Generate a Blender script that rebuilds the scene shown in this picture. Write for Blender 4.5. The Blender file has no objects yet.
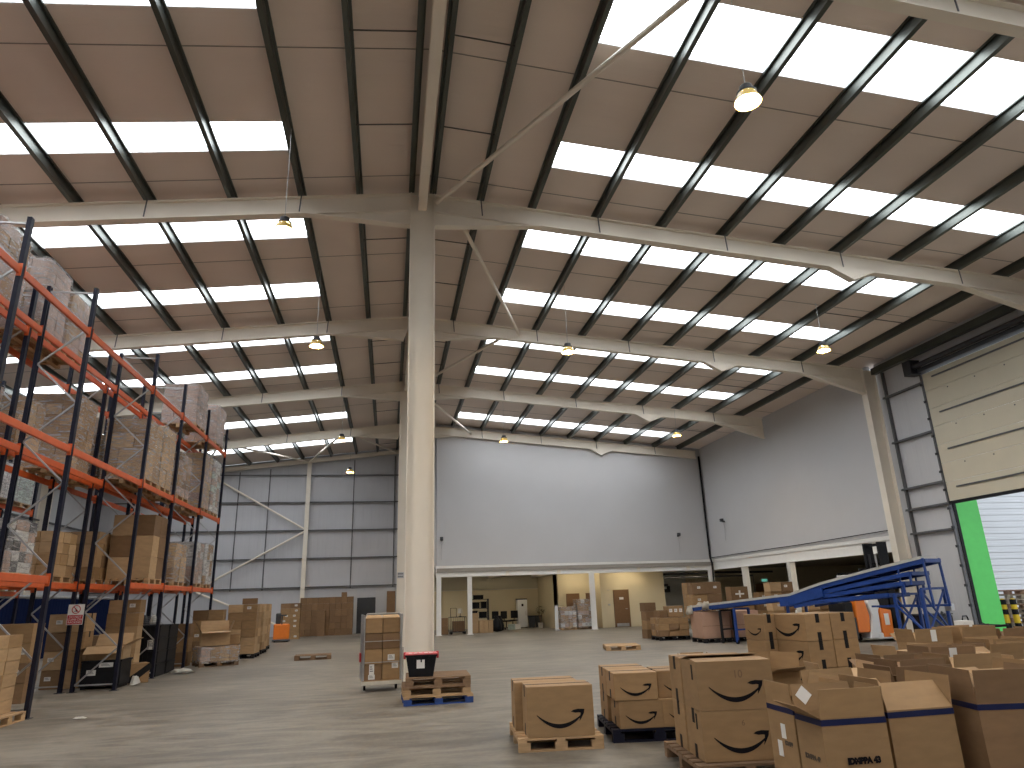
import bpy, bmesh, math, random
from mathutils import Vector, Matrix
random.seed(7)
C = bpy.context.scene.collection
sc = bpy.context.scene
PI = math.pi
H = 1.7
# ------------------------------------------------------------------ materials
def nodes(name):
    m = bpy.data.materials.new(name); m.use_nodes = True
    nt = m.node_tree; b = nt.nodes['Principled BSDF']
    return m, nt, b
def mat(name, col, rough=.6, metal=0., var=.12, scale=6., bump=0., rand=0., stretch=(1, 1, 1), spec=.5, detail=4.):
    m, nt, b = nodes(name)
    b.inputs['Roughness'].default_value = rough; b.inputs['Metallic'].default_value = metal
    b.inputs['Specular IOR Level'].default_value = spec
    tc = nt.nodes.new('ShaderNodeTexCoord'); mp = nt.nodes.new('ShaderNodeMapping')
    mp.inputs['Scale'].default_value = stretch
    nt.links.new(tc.outputs['Object'], mp.inputs['Vector'])
    nz = nt.nodes.new('ShaderNodeTexNoise'); nz.inputs['Scale'].default_value = scale; nz.inputs['Detail'].default_value = detail
    nt.links.new(mp.outputs['Vector'], nz.inputs['Vector'])
    mr = nt.nodes.new('ShaderNodeMapRange')
    mr.inputs['From Min'].default_value = .25; mr.inputs['From Max'].default_value = .75
    mr.inputs['To Min'].default_value = 1 - var; mr.inputs['To Max'].default_value = 1 + var
    nt.links.new(nz.outputs['Fac'], mr.inputs['Value'])
    val = mr.outputs['Result']
    if rand:
        oi = nt.nodes.new('ShaderNodeObjectInfo'); r2 = nt.nodes.new('ShaderNodeMapRange')
        r2.inputs['To Min'].default_value = 1 - rand; r2.inputs['To Max'].default_value = 1 + rand
        nt.links.new(oi.outputs['Random'], r2.inputs['Value'])
        mm = nt.nodes.new('ShaderNodeMath'); mm.operation = 'MULTIPLY'
        nt.links.new(val, mm.inputs[0]); nt.links.new(r2.outputs['Result'], mm.inputs[1]); val = mm.outputs[0]
    vm = nt.nodes.new('ShaderNodeVectorMath'); vm.operation = 'SCALE'
    vm.inputs[0].default_value = col
    nt.links.new(val, vm.inputs['Scale']); nt.links.new(vm.outputs['Vector'], b.inputs['Base Color'])
    if bump:
        bp = nt.nodes.new('ShaderNodeBump'); bp.inputs['Strength'].default_value = bump; bp.inputs['Distance'].default_value = .02
        nt.links.new(nz.outputs['Fac'], bp.inputs['Height']); nt.links.new(bp.outputs['Normal'], b.inputs['Normal'])
    return m
def ribbed(name, col, axis, period, rough=.5, depth=.02, strength=.6):
    """sheet metal with fine ribs running across 'axis'"""
    m, nt, b = nodes(name)
    b.inputs['Base Color'].default_value = (*col, 1); b.inputs['Roughness'].default_value = rough
    tc = nt.nodes.new('ShaderNodeTexCoord'); wv = nt.nodes.new('ShaderNodeTexWave')
    wv.bands_direction = axis; wv.inputs['Scale'].default_value = 2 * PI / 20 / period
    nt.links.new(tc.outputs['Object'], wv.inputs['Vector'])
    rp = nt.nodes.new('ShaderNodeMapRange'); rp.interpolation_type = 'SMOOTHSTEP'
    rp.inputs['From Min'].default_value = .55; rp.inputs['From Max'].default_value = .8
    nt.links.new(wv.outputs['Fac'], rp.inputs['Value'])
    bp = nt.nodes.new('ShaderNodeBump'); bp.inputs['Strength'].default_value = strength; bp.inputs['Distance'].default_value = depth
    nt.links.new(rp.outputs['Result'], bp.inputs['Height']); nt.links.new(bp.outputs['Normal'], b.inputs['Normal'])
    nz = nt.nodes.new('ShaderNodeTexNoise'); nz.inputs['Scale'].default_value = .5
    nt.links.new(tc.outputs['Object'], nz.inputs['Vector'])
    mr = nt.nodes.new('ShaderNodeMapRange'); mr.inputs['To Min'].default_value = .88; mr.inputs['To Max'].default_value = 1.1
    nt.links.new(nz.outputs['Fac'], mr.inputs['Value'])
    vm = nt.nodes.new('ShaderNodeVectorMath'); vm.operation = 'SCALE'; vm.inputs[0].default_value = col
    nt.links.new(mr.outputs['Result'], vm.inputs['Scale']); nt.links.new(vm.outputs['Vector'], b.inputs['Base Color'])
    return m
def emit(name, col, strength, base=(.8, .8, .8)):
    m, nt, b = nodes(name)
    b.inputs['Base Color'].default_value = (*base, 1)
    b.inputs['Emission Color'].default_value = (*col, 1); b.inputs['Emission Strength'].default_value = strength
    return m

M = {}
M['kraft'] = mat('kraft_cardboard', (.30, .182, .084), .75, var=.12, scale=5, rand=.12, stretch=(1, 1, 3))
M['kraft_dark'] = mat('dark_cardboard', (.20, .115, .055), .75, var=.12, scale=5, rand=.14, stretch=(1, 1, 3))
M['kraft_light'] = mat('light_cardboard', (.42, .275, .145), .75, var=.12, scale=5, rand=.12, stretch=(1, 1, 3))
M['kraft_pink'] = mat('pinkish_cardboard', (.40, .24, .165), .75, var=.08, scale=3, rand=.06)
M['print'] = mat('black_print', (.009, .008, .010), .8, var=.2, spec=.1)
M['pencil'] = mat('pencil_marks', (.17, .10, .055), .8)
M['print_brown'] = mat('faded_print', (.06, .04, .025), .7)
M['tape_black'] = mat('black_tape', (.012, .011, .012), .6, spec=.15)
M['tape_brown'] = mat('brown_tape', (.24, .14, .07), .3)
M['tape_blue'] = mat('blue_tape', (.006, .011, .058), .4, spec=.3)
M['paper'] = mat('white_paper', (.72, .70, .66), .7, var=.05)
M['wood'] = mat('pallet_wood', (.42, .27, .14), .8, var=.25, scale=4, stretch=(1, 6, 6), rand=.1)
M['wood_pale'] = mat('bleached_wood', (.62, .52, .42), .8, var=.15, scale=4, stretch=(1, 6, 6), rand=.1)
M['wood_dark'] = mat('weathered_wood', (.20, .12, .065), .85, var=.3, scale=4, stretch=(1, 6, 6), rand=.1)
M['black_plastic'] = mat('black_plastic', (.010, .010, .012), .55, var=.2, spec=.2)
M['dark_grey'] = mat('dark_grey_paint', (.035, .037, .042), .5)
M['blue_pallet'] = mat('blue_painted_wood', (.015, .05, .20), .6, var=.3, scale=8)
M['blue_board'] = ribbed('blue_sheeting', (.004, .009, .038), 'Y', .25, .9); M['blue_board'].node_tree.nodes['Principled BSDF'].inputs['Specular IOR Level'].default_value = .05
M['white_gloss'] = mat('white_beam_paint', (.80, .785, .75), .5, var=.03)
M['lap'] = mat('liner_lap', (.30, .26, .23), .6)
M['steel_white'] = mat('white_painted_steel', (.82, .75, .64), .5, var=.04, scale=1.5)
M['purlin'] = mat('galvanised_purlin', (.105, .115, .105), .42, .75, var=.3, scale=3, stretch=(1, .2, 1))
M['rod'] = mat('steel_rod', (.10, .09, .085), .5, .5)
M['liner'] = ribbed('ceiling_liner', (.80, .69, .61), 'Y', .35, .6, .006, .35)
M['kerb'] = mat('skylight_kerb', (.62, .64, .66), .5, var=.04)
M['clad'] = ribbed('wall_cladding', (.53, .53, .555), 'X', .5, .5, .012, .5)
M['cladY'] = ribbed('side_cladding', (.54, .54, .555), 'Y', .5, .5, .012, .5)
M['rail'] = mat('cladding_rail', (.13, .13, .135), .5, .5)
M['plaster'] = mat('white_wallboard', (.54, .535, .54), .75, var=.025, scale=.6)
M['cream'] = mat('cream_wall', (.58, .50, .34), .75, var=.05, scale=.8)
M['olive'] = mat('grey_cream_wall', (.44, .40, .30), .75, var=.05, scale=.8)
M['grey_wall'] = mat('grey_wall', (.36, .37, .37), .75, var=.05, scale=.8)
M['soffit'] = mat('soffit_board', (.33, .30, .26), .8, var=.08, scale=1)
M['orange'] = mat('orange_beam_paint', (.60, .105, .022), .45, var=.12, scale=5)
M['navy'] = mat('navy_upright_paint', (.008, .009, .022), .5, 0, var=.25, scale=8, spec=.25)
M['galv'] = mat('galvanised_steel', (.42, .42, .42), .4, .7, var=.15)
M['steel_dark'] = mat('dark_steel', (.045, .045, .05), .4, .6)
M['blue_paint'] = mat('blue_machine_paint', (.012, .048, .225), .45, var=.12, spec=.35)
M['belt'] = mat('grey_belt', (.46, .45, .42), .6, var=.08)
M['truck_orange'] = mat('orange_truck_paint', (.75, .19, .02), .4, var=.05)
M['truck_white'] = mat('white_truck_paint', (.66, .66, .66), .4, var=.03)
M['green'] = mat('bright_green_paint', (.10, .62, .12), .5, var=.04)
M['brown_door'] = mat('brown_door_veneer', (.16, .083, .034), .55, var=.15, stretch=(8, 8, 1))
M['door_panel'] = mat('cream_door_panel', (.58, .53, .41), .55, var=.04, scale=1)
M['yellow'] = mat('yellow_paint', (.75, .50, .02), .5)
M['red'] = mat('red_plastic', (.45, .03, .035), .5)
M['pink_lid'] = mat('pink_red_lid', (.62, .13, .14), .5, var=.3, scale=9)
M['lime'] = mat('lime_plastic', (.45, .65, .05), .5)
M['tarmac'] = mat('yard_concrete', (.35, .34, .32), .9)
M['plant'] = mat('dark_leaves', (.02, .03, .015), .7)
M['cloth'] = mat('pale_cloth', (.60, .55, .46), .9)
M['pale_wrap'] = mat('pale_wrapped_carton', (.50, .49, .47), .6, var=.2, scale=9, rand=.12)
M['mint'] = mat('pale_green_carton', (.38, .45, .40), .6, var=.15, scale=9, rand=.1)
M['mauve'] = mat('mauve_wrapped_carton', (.36, .25, .20), .6, var=.25, scale=7, rand=.14)
M['lamp'] = emit('lamp_glow', (1, .76, .45), 520)
M['batten'] = emit('added_batten_glow', (1, .86, .62), 40)
M['exit'] = emit('exit_sign_glow', (.16, .55, .42), .7, (.05, .3, .25))
M['sky_pane'] = emit('skylight_daylight', (.92, .96, 1.0), 7.2)
# rooflight sheet: slightly streaky daylight
_nt = M['sky_pane'].node_tree; _b = _nt.nodes['Principled BSDF']

def floor_material():
    m, nt, b = nodes('polished_concrete')
    tc = nt.nodes.new('ShaderNodeTexCoord')
    mp = nt.nodes.new('ShaderNodeMapping'); mp.inputs['Rotation'].default_value = (0, 0, .35); mp.inputs['Scale'].default_value = (.35, 1.1, 1)
    nt.links.new(tc.outputs['Object'], mp.inputs['Vector'])
    n1 = nt.nodes.new('ShaderNodeTexNoise'); n1.inputs['Scale'].default_value = 1.6; n1.inputs['Detail'].default_value = 8; n1.inputs['Distortion'].default_value = 2.4
    nt.links.new(mp.outputs['Vector'], n1.inputs['Vector'])
    n2 = nt.nodes.new('ShaderNodeTexNoise'); n2.inputs['Scale'].default_value = .22; n2.inputs['Detail'].default_value = 3
    nt.links.new(tc.outputs['Object'], n2.inputs['Vector'])
    n3 = nt.nodes.new('ShaderNodeTexNoise'); n3.inputs['Scale'].default_value = 14; n3.inputs['Detail'].default_value = 6
    nt.links.new(tc.outputs['Object'], n3.inputs['Vector'])
    a = nt.nodes.new('ShaderNodeMath'); a.operation = 'MULTIPLY_ADD'; a.inputs[1].default_value = .85
    nt.links.new(n1.outputs['Fac'], a.inputs[0])
    h = nt.nodes.new('ShaderNodeMath'); h.operation = 'MULTIPLY'; h.inputs[1].default_value = .5
    nt.links.new(n2.outputs['Fac'], h.inputs[0]); nt.links.new(h.outputs[0], a.inputs[2])
    a2 = nt.nodes.new('ShaderNodeMath'); a2.operation = 'MULTIPLY_ADD'; a2.inputs[1].default_value = .18
    nt.links.new(n3.outputs['Fac'], a2.inputs[0]); nt.links.new(a.outputs[0], a2.inputs[2])
    cr = nt.nodes.new('ShaderNodeValToRGB')
    cr.color_ramp.elements[0].position = .60; cr.color_ramp.elements[0].color = (.092, .078, .061, 1)
    cr.color_ramp.elements[1].position = .93; cr.color_ramp.elements[1].color = (.232, .205, .166, 1)
    nt.links.new(a2.outputs[0], cr.inputs['Fac']); nt.links.new(cr.outputs['Color'], b.inputs['Base Color'])
    mr = nt.nodes.new('ShaderNodeMapRange'); mr.inputs['To Min'].default_value = .38; mr.inputs['To Max'].default_value = .62
    nt.links.new(n1.outputs['Fac'], mr.inputs['Value']); nt.links.new(mr.outputs['Result'], b.inputs['Roughness'])
    b.inputs['Specular IOR Level'].default_value = .4
    return m
M['floor'] = floor_material()
def wrap_material():
    m, nt, b = nodes('stretch_wrap_film')
    out = nt.nodes['Material Output']
    tr = nt.nodes.new('ShaderNodeBsdfTransparent'); gl = nt.nodes.new('ShaderNodeBsdfPrincipled')
    gl.inputs['Base Color'].default_value = (.72, .70, .70, 1); gl.inputs['Roughness'].default_value = .28
    tc = nt.nodes.new('ShaderNodeTexCoord'); mp = nt.nodes.new('ShaderNodeMapping'); mp.inputs['Scale'].default_value = (1, 1, 5)
    nt.links.new(tc.outputs['Object'], mp.inputs['Vector'])
    nz = nt.nodes.new('ShaderNodeTexNoise'); nz.inputs['Scale'].default_value = 3.5; nz.inputs['Detail'].default_value = 5; nz.inputs['Distortion'].default_value = 1.2
    nt.links.new(mp.outputs['Vector'], nz.inputs['Vector'])
    mr = nt.nodes.new('ShaderNodeMapRange'); mr.inputs['From Min'].default_value = .38; mr.inputs['From Max'].default_value = .75
    mr.inputs['To Min'].default_value = .06; mr.inputs['To Max'].default_value = .55
    nt.links.new(nz.outputs['Fac'], mr.inputs['Value'])
    mx = nt.nodes.new('ShaderNodeMixShader')
    nt.links.new(mr.outputs['Result'], mx.inputs['Fac']); nt.links.new(tr.outputs[0], mx.inputs[1]); nt.links.new(gl.outputs[0], mx.inputs[2])
    nt.links.new(mx.outputs[0], out.inputs['Surface'])
    bp = nt.nodes.new('ShaderNodeBump'); bp.inputs['Strength'].default_value = .5; bp.inputs['Distance'].default_value = .03
    nt.links.new(nz.outputs['Fac'], bp.inputs['Height']); nt.links.new(bp.outputs['Normal'], gl.inputs['Normal'])
    return m
M['wrap'] = wrap_material()

# ------------------------------------------------------------------ mesh helpers
class MB:
    def __init__(s): s.bm = bmesh.new()
    def box(s, x0, x1, y0, y1, z0, z1, mtx=None):
        vs = [s.bm.verts.new(v) for v in ((x0, y0, z0), (x1, y0, z0), (x1, y1, z0), (x0, y1, z0), (x0, y0, z1), (x1, y0, z1), (x1, y1, z1), (x0, y1, z1))]
        for f in ((3, 2, 1, 0), (4, 5, 6, 7), (0, 1, 5, 4), (1, 2, 6, 5), (2, 3, 7, 6), (3, 0, 4, 7)):
            s.bm.faces.new([vs[i] for i in f])
        if mtx is not None:
            for v in vs: v.co = mtx @ v.co
        return s
    def bar(s, a, b, w, h=None, up=(0, 0, 1)):
        """rectangular bar from a to b, w wide, h deep along up"""
        h = w if h is None else h
        a = Vector(a); b = Vector(b); d = (b - a).normalized(); u = Vector(up)
        if abs(d.dot(u)) > .99: u = Vector((0, 1, 0))
        r = d.cross(u).normalized() * (w / 2); u = r.cross(d).normalized() * (h / 2)
        vs = [s.bm.verts.new(p + k) for p in (a, b) for k in (-r - u, r - u, r + u, -r + u)]
        for f in ((0, 1, 2, 3), (7, 6, 5, 4), (4, 5, 1, 0), (5, 6, 2, 1), (6, 7, 3, 2), (7, 4, 0, 3)):
            s.bm.faces.new([vs[i] for i in f])
        return s
    def tube(s, pts, r, n=8):
        pts = [Vector(p) for p in pts]; rings = []
        for i, p in enumerate(pts):
            d = (pts[min(i + 1, len(pts) - 1)] - pts[max(i - 1, 0)]).normalized()
            u = Vector((0, 0, 1)) if abs(d.z) < .95 else Vector((0, 1, 0))
            a = d.cross(u).normalized(); b2 = a.cross(d)
            rr = r[i] if isinstance(r, (list, tuple)) else r
            rings.append([s.bm.verts.new(p + rr * (math.cos(t) * a + math.sin(t) * b2)) for t in [2 * PI * k / n for k in range(n)]])
        for p, q in zip(rings, rings[1:]):
            for k in range(n): s.bm.faces.new((p[k], p[(k + 1) % n], q[(k + 1) % n], q[k]))
        s.bm.faces.new(rings[0][::-1]); s.bm.faces.new(rings[-1])
        return s
    def prism(s, poly, axis, a, b):
        """polygon (2D) extruded along axis from a to b; 2D coords fill the other two axes in order"""
        def P(u, v, t): return {'x': (t, u, v), 'y': (u, t, v), 'z': (u, v, t)}[axis]
        A = [s.bm.verts.new(P(u, v, a)) for u, v in poly]; B = [s.bm.verts.new(P(u, v, b)) for u, v in poly]
        n = len(poly)
        s.bm.faces.new(A); s.bm.faces.new(B[::-1])
        for k in range(n): s.bm.faces.new((A[k], B[k], B[(k + 1) % n], A[(k + 1) % n]))
        return s
    def lathe(s, prof, n=16, c=(0, 0, 0)):
        rings = [[s.bm.verts.new((c[0] + r * math.cos(2 * PI * k / n), c[1] + r * math.sin(2 * PI * k / n), c[2] + z)) for k in range(n)] for r, z in prof]
        for p, q in zip(rings, rings[1:]):
            for k in range(n): s.bm.faces.new((p[k], p[(k + 1) % n], q[(k + 1) % n], q[k]))
        s.bm.faces.new(rings[0][::-1]); s.bm.faces.new(rings[-1])
        return s
    def mesh(s, name, m, bevel=0., smooth=False):
        bmesh.ops.recalc_face_normals(s.bm, faces=s.bm.faces)
        if bevel: bmesh.ops.bevel(s.bm, geom=s.bm.edges[:], offset=bevel, segments=1, affect='EDGES', clamp_overlap=True)
        me = bpy.data.meshes.new(name); s.bm.to_mesh(me); s.bm.free()
        me.materials.append(M[m] if isinstance(m, str) else m)
        if smooth:
            for p in me.polygons: p.use_smooth = True
        return me
    def build(s, name, m, parent=None, bevel=0., smooth=False):
        return ob(name, s.mesh(name, m, bevel, smooth), parent)
def ob(name, data, parent=None, loc=None, rot=None):
    o = bpy.data.objects.new(name, data); C.objects.link(o)
    if parent is not None: o.parent = parent
    if loc is not None: o.location = loc
    if rot is not None: o.rotation_euler = rot
    return o
def tag(o, label=None, cat=None, group=None, kind=None):
    if label: o['label'] = label
    if cat: o['category'] = cat
    if group: o['group'] = group
    if kind: o['kind'] = kind
    return o
def thing(name, label, cat, loc=(0, 0, 0), rz=0., group=None):
    return tag(ob(name, None, None, loc, (0, 0, rz)), label, cat, group)
def struct(o, label, cat=None):
    o['kind'] = 'structure'; o['label'] = label; o['category'] = cat or o.name.split('.')[0].rsplit('_', 1)[0].replace('_', ' ')
    return o
def dup(root, loc=None, rz=None, label=None, group=None):
    def rec(o, par):
        c = o.copy(); C.objects.link(c)
        if par is not None: c.parent = par
        for ch in o.children: rec(ch, c)
        return c
    r = rec(root, None)
    if loc is not None: r.location = loc
    if rz is not None: r.rotation_euler = (0, 0, rz)
    if label: r['label'] = label
    if group: r['group'] = group
    return r
CACHE = {}
def cached(key, fn):
    if key not in CACHE: CACHE[key] = fn()
    return CACHE[key]
ORD = ['bottom', 'second', 'third', 'fourth', 'fifth', 'sixth', 'seventh', 'eighth', 'ninth', 'tenth']
ORD1 = ['first'] + ORD[1:]
# ------------------------------------------------------------------ camera
cam = bpy.data.cameras.new('camera'); co = bpy.data.objects.new('camera', cam); C.objects.link(co)
cam.sensor_width = 36; cam.sensor_fit = 'HORIZONTAL'; cam.lens = 682.1 / 1024 * 36; cam.clip_end = 400
p_, y_, r_ = math.radians(17.43), math.radians(10.37), math.radians(-1.90)
fw = Vector((math.sin(y_) * math.cos(p_), math.cos(y_) * math.cos(p_), math.sin(p_)))
rt = Vector((math.cos(y_), -math.sin(y_), 0)); up = rt.cross(fw)
# roll: image x axis / y axis
cr, sr_ = math.cos(r_), math.sin(r_)
xi = cr * rt + sr_ * up; yi = -sr_ * rt + cr * up
co.matrix_world = Matrix(((xi.x, yi.x, -fw.x, 0), (xi.y, yi.y, -fw.y, 0), (xi.z, yi.z, -fw.z, H), (0, 0, 0, 1)))
sc.camera = co

# ------------------------------------------------------------------ building shell
RX, RZ, SL, SR = .6, 11.07, .113, .087          # ridge position, height, slopes
def zr(x): return RZ - (SR * (x - RX) if x > RX else SL * (RX - x))
XL, XR, Y0, Y1 = -16.9, 18.05, -12.5, 44.2
FR = [-.53, 6.97, 14.47, 21.98, 29.35, 36.98, -8.0]
struct(MB().box(XL - .2, 32, Y0 - .2, Y1 + .2, -.3, 0).build('floor', 'floor'), 'smooth grey brown concrete warehouse floor', 'floor')
struct(MB().box(18.3, 45, -31, 60, -.32, -.02).build('ground', 'tarmac'), 'pale concrete yard outside the open dock door', 'ground')

# roof liner in strips between the rooflight bands
BANDS = [(-10.9, -9.7), (-7.0, -6.0), (-3.2, -2.0), (.55, 1.75), (4.4, 5.4), (8.05, 9.3), (12.06, 13.0), (15.75, 16.72), (19.4, 20.4), (23.45, 24.3), (26.95, 27.9), (30.8, 31.7), (34.35, 35.5), (40.0, 41.1)]
def ceiling(side):
    mb = MB(); T = .24; TH = .16
    xe = XR + .25 if side > 0 else XL - .2
    xa, xb = (3.32, 15.02) if side > 0 else (-2.2, -13.9)
    def slab(x0, x1, y0, y1):
        x0, x1 = min(x0, x1), max(x0, x1)
        vs = []
        for z in (T, T + TH):
            for x, y in ((x0, y0), (x1, y0), (x1, y1), (x0, y1)): vs.append(mb.bm.verts.new((x, y, zr(x if abs(x - RX) > 1e-6 else RX) + z)))
        for f in ((3, 2, 1, 0), (4, 5, 6, 7), (0, 1, 5, 4), (1, 2, 6, 5), (2, 3, 7, 6), (3, 0, 4, 7)): mb.bm.faces.new([vs[i] for i in f])
    slab(RX, xa, Y0, Y1); slab(xb, xe, Y0, Y1)
    ys = [Y0] + [v for b in BANDS for v in b] + [Y1]
    for i in range(0, len(ys), 2): slab(xa, xb, ys[i], ys[i + 1])
    return mb.build('ceiling', 'liner')
struct(ceiling(-1), 'brown grey roof liner on the rack side of the ridge', 'ceiling')
struct(ceiling(1), 'brown grey roof liner on the dock door side of the ridge', 'ceiling')
n = 1
for i, (a, b) in enumerate(BANDS):
    for side in (-1, 1):
        xa, xb = (3.32, 15.02) if side > 0 else (-13.9, -2.2)
        w = thing('window_%d' % n, '%s rooflight strip %s the ridge, %s from the near end' % ('bright', 'on the dock side of' if side > 0 else 'on the rack side of', (ORD1 + ['eleventh', 'twelfth', 'thirteenth', 'fourteenth', 'fifteenth', 'sixteenth', 'seventeenth', 'last'])[i]), 'skylight')
        w['kind'] = 'structure'
        mb = MB(); d = .05
        def quad(x0, x1, y0, y1, z0, z1):
            vs = [mb.bm.verts.new((x, y, zr(x) + z)) for z in (z0, z1) for x, y in ((x0, y0), (x1, y0), (x1, y1), (x0, y1))]
            for f in ((3, 2, 1, 0), (4, 5, 6, 7), (0, 1, 5, 4), (1, 2, 6, 5), (2, 3, 7, 6), (3, 0, 4, 7)): mb.bm.faces.new([vs[k] for k in f])
        quad(xa, xb, a, b, .37, .39); mb.build('pane', 'sky_pane', w)
        mb = MB()
        for y0, y1 in ((a, a + .012), (b - .012, b)): quad(xa, xb, y0, y1, .245, .369)
        for x0, x1 in ((xa, xa + .012), (xb - .012, xb)): quad(x0, x1, a, b, .245, .369)
        mb.build('kerb', 'kerb', w)
        n += 1

# purlins: Z sections running the length of the building
PX_ = [.85, 2.01, 3.3, 4.94, 6.65, 8.3, 9.9, 11.52, 13.28, 15.02, 16.5, .35, -.87, -2.18, -3.72, -5.46, -6.95, -8.6, -10.25, -11.9, -13.9, -15.4]
for k, x in enumerate(PX_):
    s = 1 if x > RX else -1; sl = -SR if x > RX else SL
    poly = [(-.065, .235), (0, .235), (0, .012), (.065, .012), (.065, .04), (.077, .04), (.077, 0), (-.012, 0), (-.012, .223), (-.053, .223), (-.053, .2), (-.065, .2)]
    poly = [(x + s * u, zr(x) + v + sl * s * u) for u, v in poly]
    j = k if x > RX else k - 11
    struct(MB().prism(poly, 'y', Y0 + .05, Y1 - .05).build('purlin', 'purlin'),
           'dark galvanised roof purlin, %s from the ridge on the %s side' % ((ORD1 + ['eleventh'])[j], 'dock door' if x > RX else 'rack'), 'purlin')
# eaves beam over the dock door and small sag rods between purlins
struct(MB().box(17.72, 17.92, Y0, 21.7, 9.28, 9.52).build('eaves_beam', 'purlin'), 'dark steel eaves beam above the dock door', 'beam')
for i, y in enumerate((1.5, 4.3, 9.55, 12.0, 16.7, 19.3, 24.3, 26.9, 31.6, 34.3, 39.5, 42)):
    for x0, x1, nm in ((-.87, .35, 'rack'), (.85, 2.01, 'dock door')):
        struct(MB().tube([(x0, y, zr(x0) + .1), (x1, y, zr(x1) + .1)], .014, 6).build('sag_rod', 'rod'),
               'thin dark sag rod beside the ridge on the %s side, %s from the near end' % (nm, (ORD1 + ['eleventh', 'twelfth'])[i]), 'rod')
for i, y in enumerate((10.6, 18.0, 25.6, 33.0)):
    for x0, x1, nm in ((15.02, 16.5, 'outer'), (13.28, 15.02, 'inner')):
        struct(MB().tube([(x0, y, zr(x0) + .1), (x1, y, zr(x1) + .1)], .014, 6).build('sag_rod', 'rod'),
               'thin dark %s sag rod near the dock door eaves, %s from the near end' % (nm, ORD1[i]), 'rod')
# sheet lap lines of the liner
for i, y in enumerate((10.1, 14.0, 17.8, 21.3, 25.2, 29.0, 33.2, 38.6)):
    mb = MB()
    for x0, x1 in ((RX, XR), (XL, RX)):
        mb.bar((x0, y, zr(x0) + .237), (x1, y, zr(x1) + .237), .02, .012)
    struct(mb.build('trim_%d' % (i + 1), 'lap'), 'thin lap line across the roof liner, %s from the near end' % ORD1[i], 'trim')

# portal frames -----------------------------------------------------------------
def rafter(side, y, parent, xe, eave=True):
    mb = MB(); t = .022; fwid = .2; D = .45
    if side > 0:
        bot = [(.88, 10.2), (3.5, zr(3.5) - D), (xe - 2.6, zr(xe - 2.6) - D), (xe, zr(xe) - (1.0 if eave else D))]
        top = [(RX, zr(RX)), (xe, zr(xe))]
    else:
        bot = [(.32, 10.18), (-2.1, zr(-2.1) - D), (xe + 2.6, zr(xe + 2.6) - D), (xe, zr(xe) - (1.0 if eave else D))]
        top = [(RX, zr(RX)), (xe, zr(xe))]
    poly = [top[0], top[1]] + bot[::-1]
    mb.prism(poly, 'y', y - t / 2, y + t / 2)
    for line in (top, bot):
        for (x0, z0), (x1, z1) in zip(line, line[1:]):
            mb.bar((x0, y, z0 - (.012 if line is top else -.012)), (x1, y, z1 - (.012 if line is top else -.012)), fwid, .024)
    # inner flange line of the haunches
    x0 = .88 if side > 0 else .32
    x1 = 3.5 if side > 0 else -2.1
    mb.bar((x0, y, zr(x0) - D), (x1, y, zr(x1) - D + .01), fwid * .8, .02)
    if eave:
        x2 = xe - side * 2.6
        mb.bar((x2, y, zr(x2) - D + .01), (xe, y, zr(xe) - D), fwid * .8, .02)
    r = mb.build('rafter', 'steel_white', parent)
    # fly braces from purlin to bottom flange
    for x in [p for k, p in enumerate(PX_) if (p - RX) * side > .9 and k % 2 == 1]:
        if (xe - x) * side > .3:
            MB().bar((x, y - .12, zr(x) + .02), (x + side * .03, y - .11, zr(x) - D + .03), .03, .008).build('fly_brace', 'rail', r)
    if side > 0 and xe > 12:
        MB().prism([(11.15, zr(11.15) - D), (12.45, zr(12.45) - D), (11.8, zr(11.8) - D - .30)], 'y', y - .1, y + .1).build('splice_haunch', 'steel_white', r)
    return r
def column(x0, x1, ybase, ztop, parent, fw_=.26):
    """I section with its flanges at x0 and x1"""
    mb = MB()
    mb.box(x0, x0 + .022, ybase - fw_ / 2, ybase + fw_ / 2, 0, ztop)
    mb.box(x1 - .022, x1, ybase - fw_ / 2, ybase + fw_ / 2, 0, ztop)
    mb.box(x0, x1, ybase - .008, ybase + .008, 0, ztop)
    mb.box(x0 - .04, x1 + .04, ybase - fw_ / 2 - .04, ybase + fw_ / 2 + .04, 0, .025)
    return mb.build('column', 'steel_white', parent)
for i, y in enumerate(FR):
    f = thing('portal_frame', 'white painted portal frame %s' % (
        'behind the viewpoint', 'directly overhead at the near edge', 'of the near bay, on the big central column',
        'without a central column, second bay in', 'on the second central column', 'along the white upper wall at the far end', 'one bay behind the viewpoint', 'two bays behind the viewpoint', 'three bays behind the viewpoint')[i], 'frame', (0, 0, 0))
    f['kind'] = 'structure'
    rafter(-1, y, f, XL + .3); rafter(1, y, f, 17.55, eave=i != 5)
    if i in (0, 2, 7): column(.32, .9, y, zr(.6) - .03, f)
    if i == 4: column(.32, .9, y, zr(.6) - .03, f)
    if i <= 3 or i > 5: column(17.5, 18.0, y, zr(17.75) - .02, f, .3)
    column(XL + .02, XL + .5, y, zr(XL + .3) - .02, f)
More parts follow.
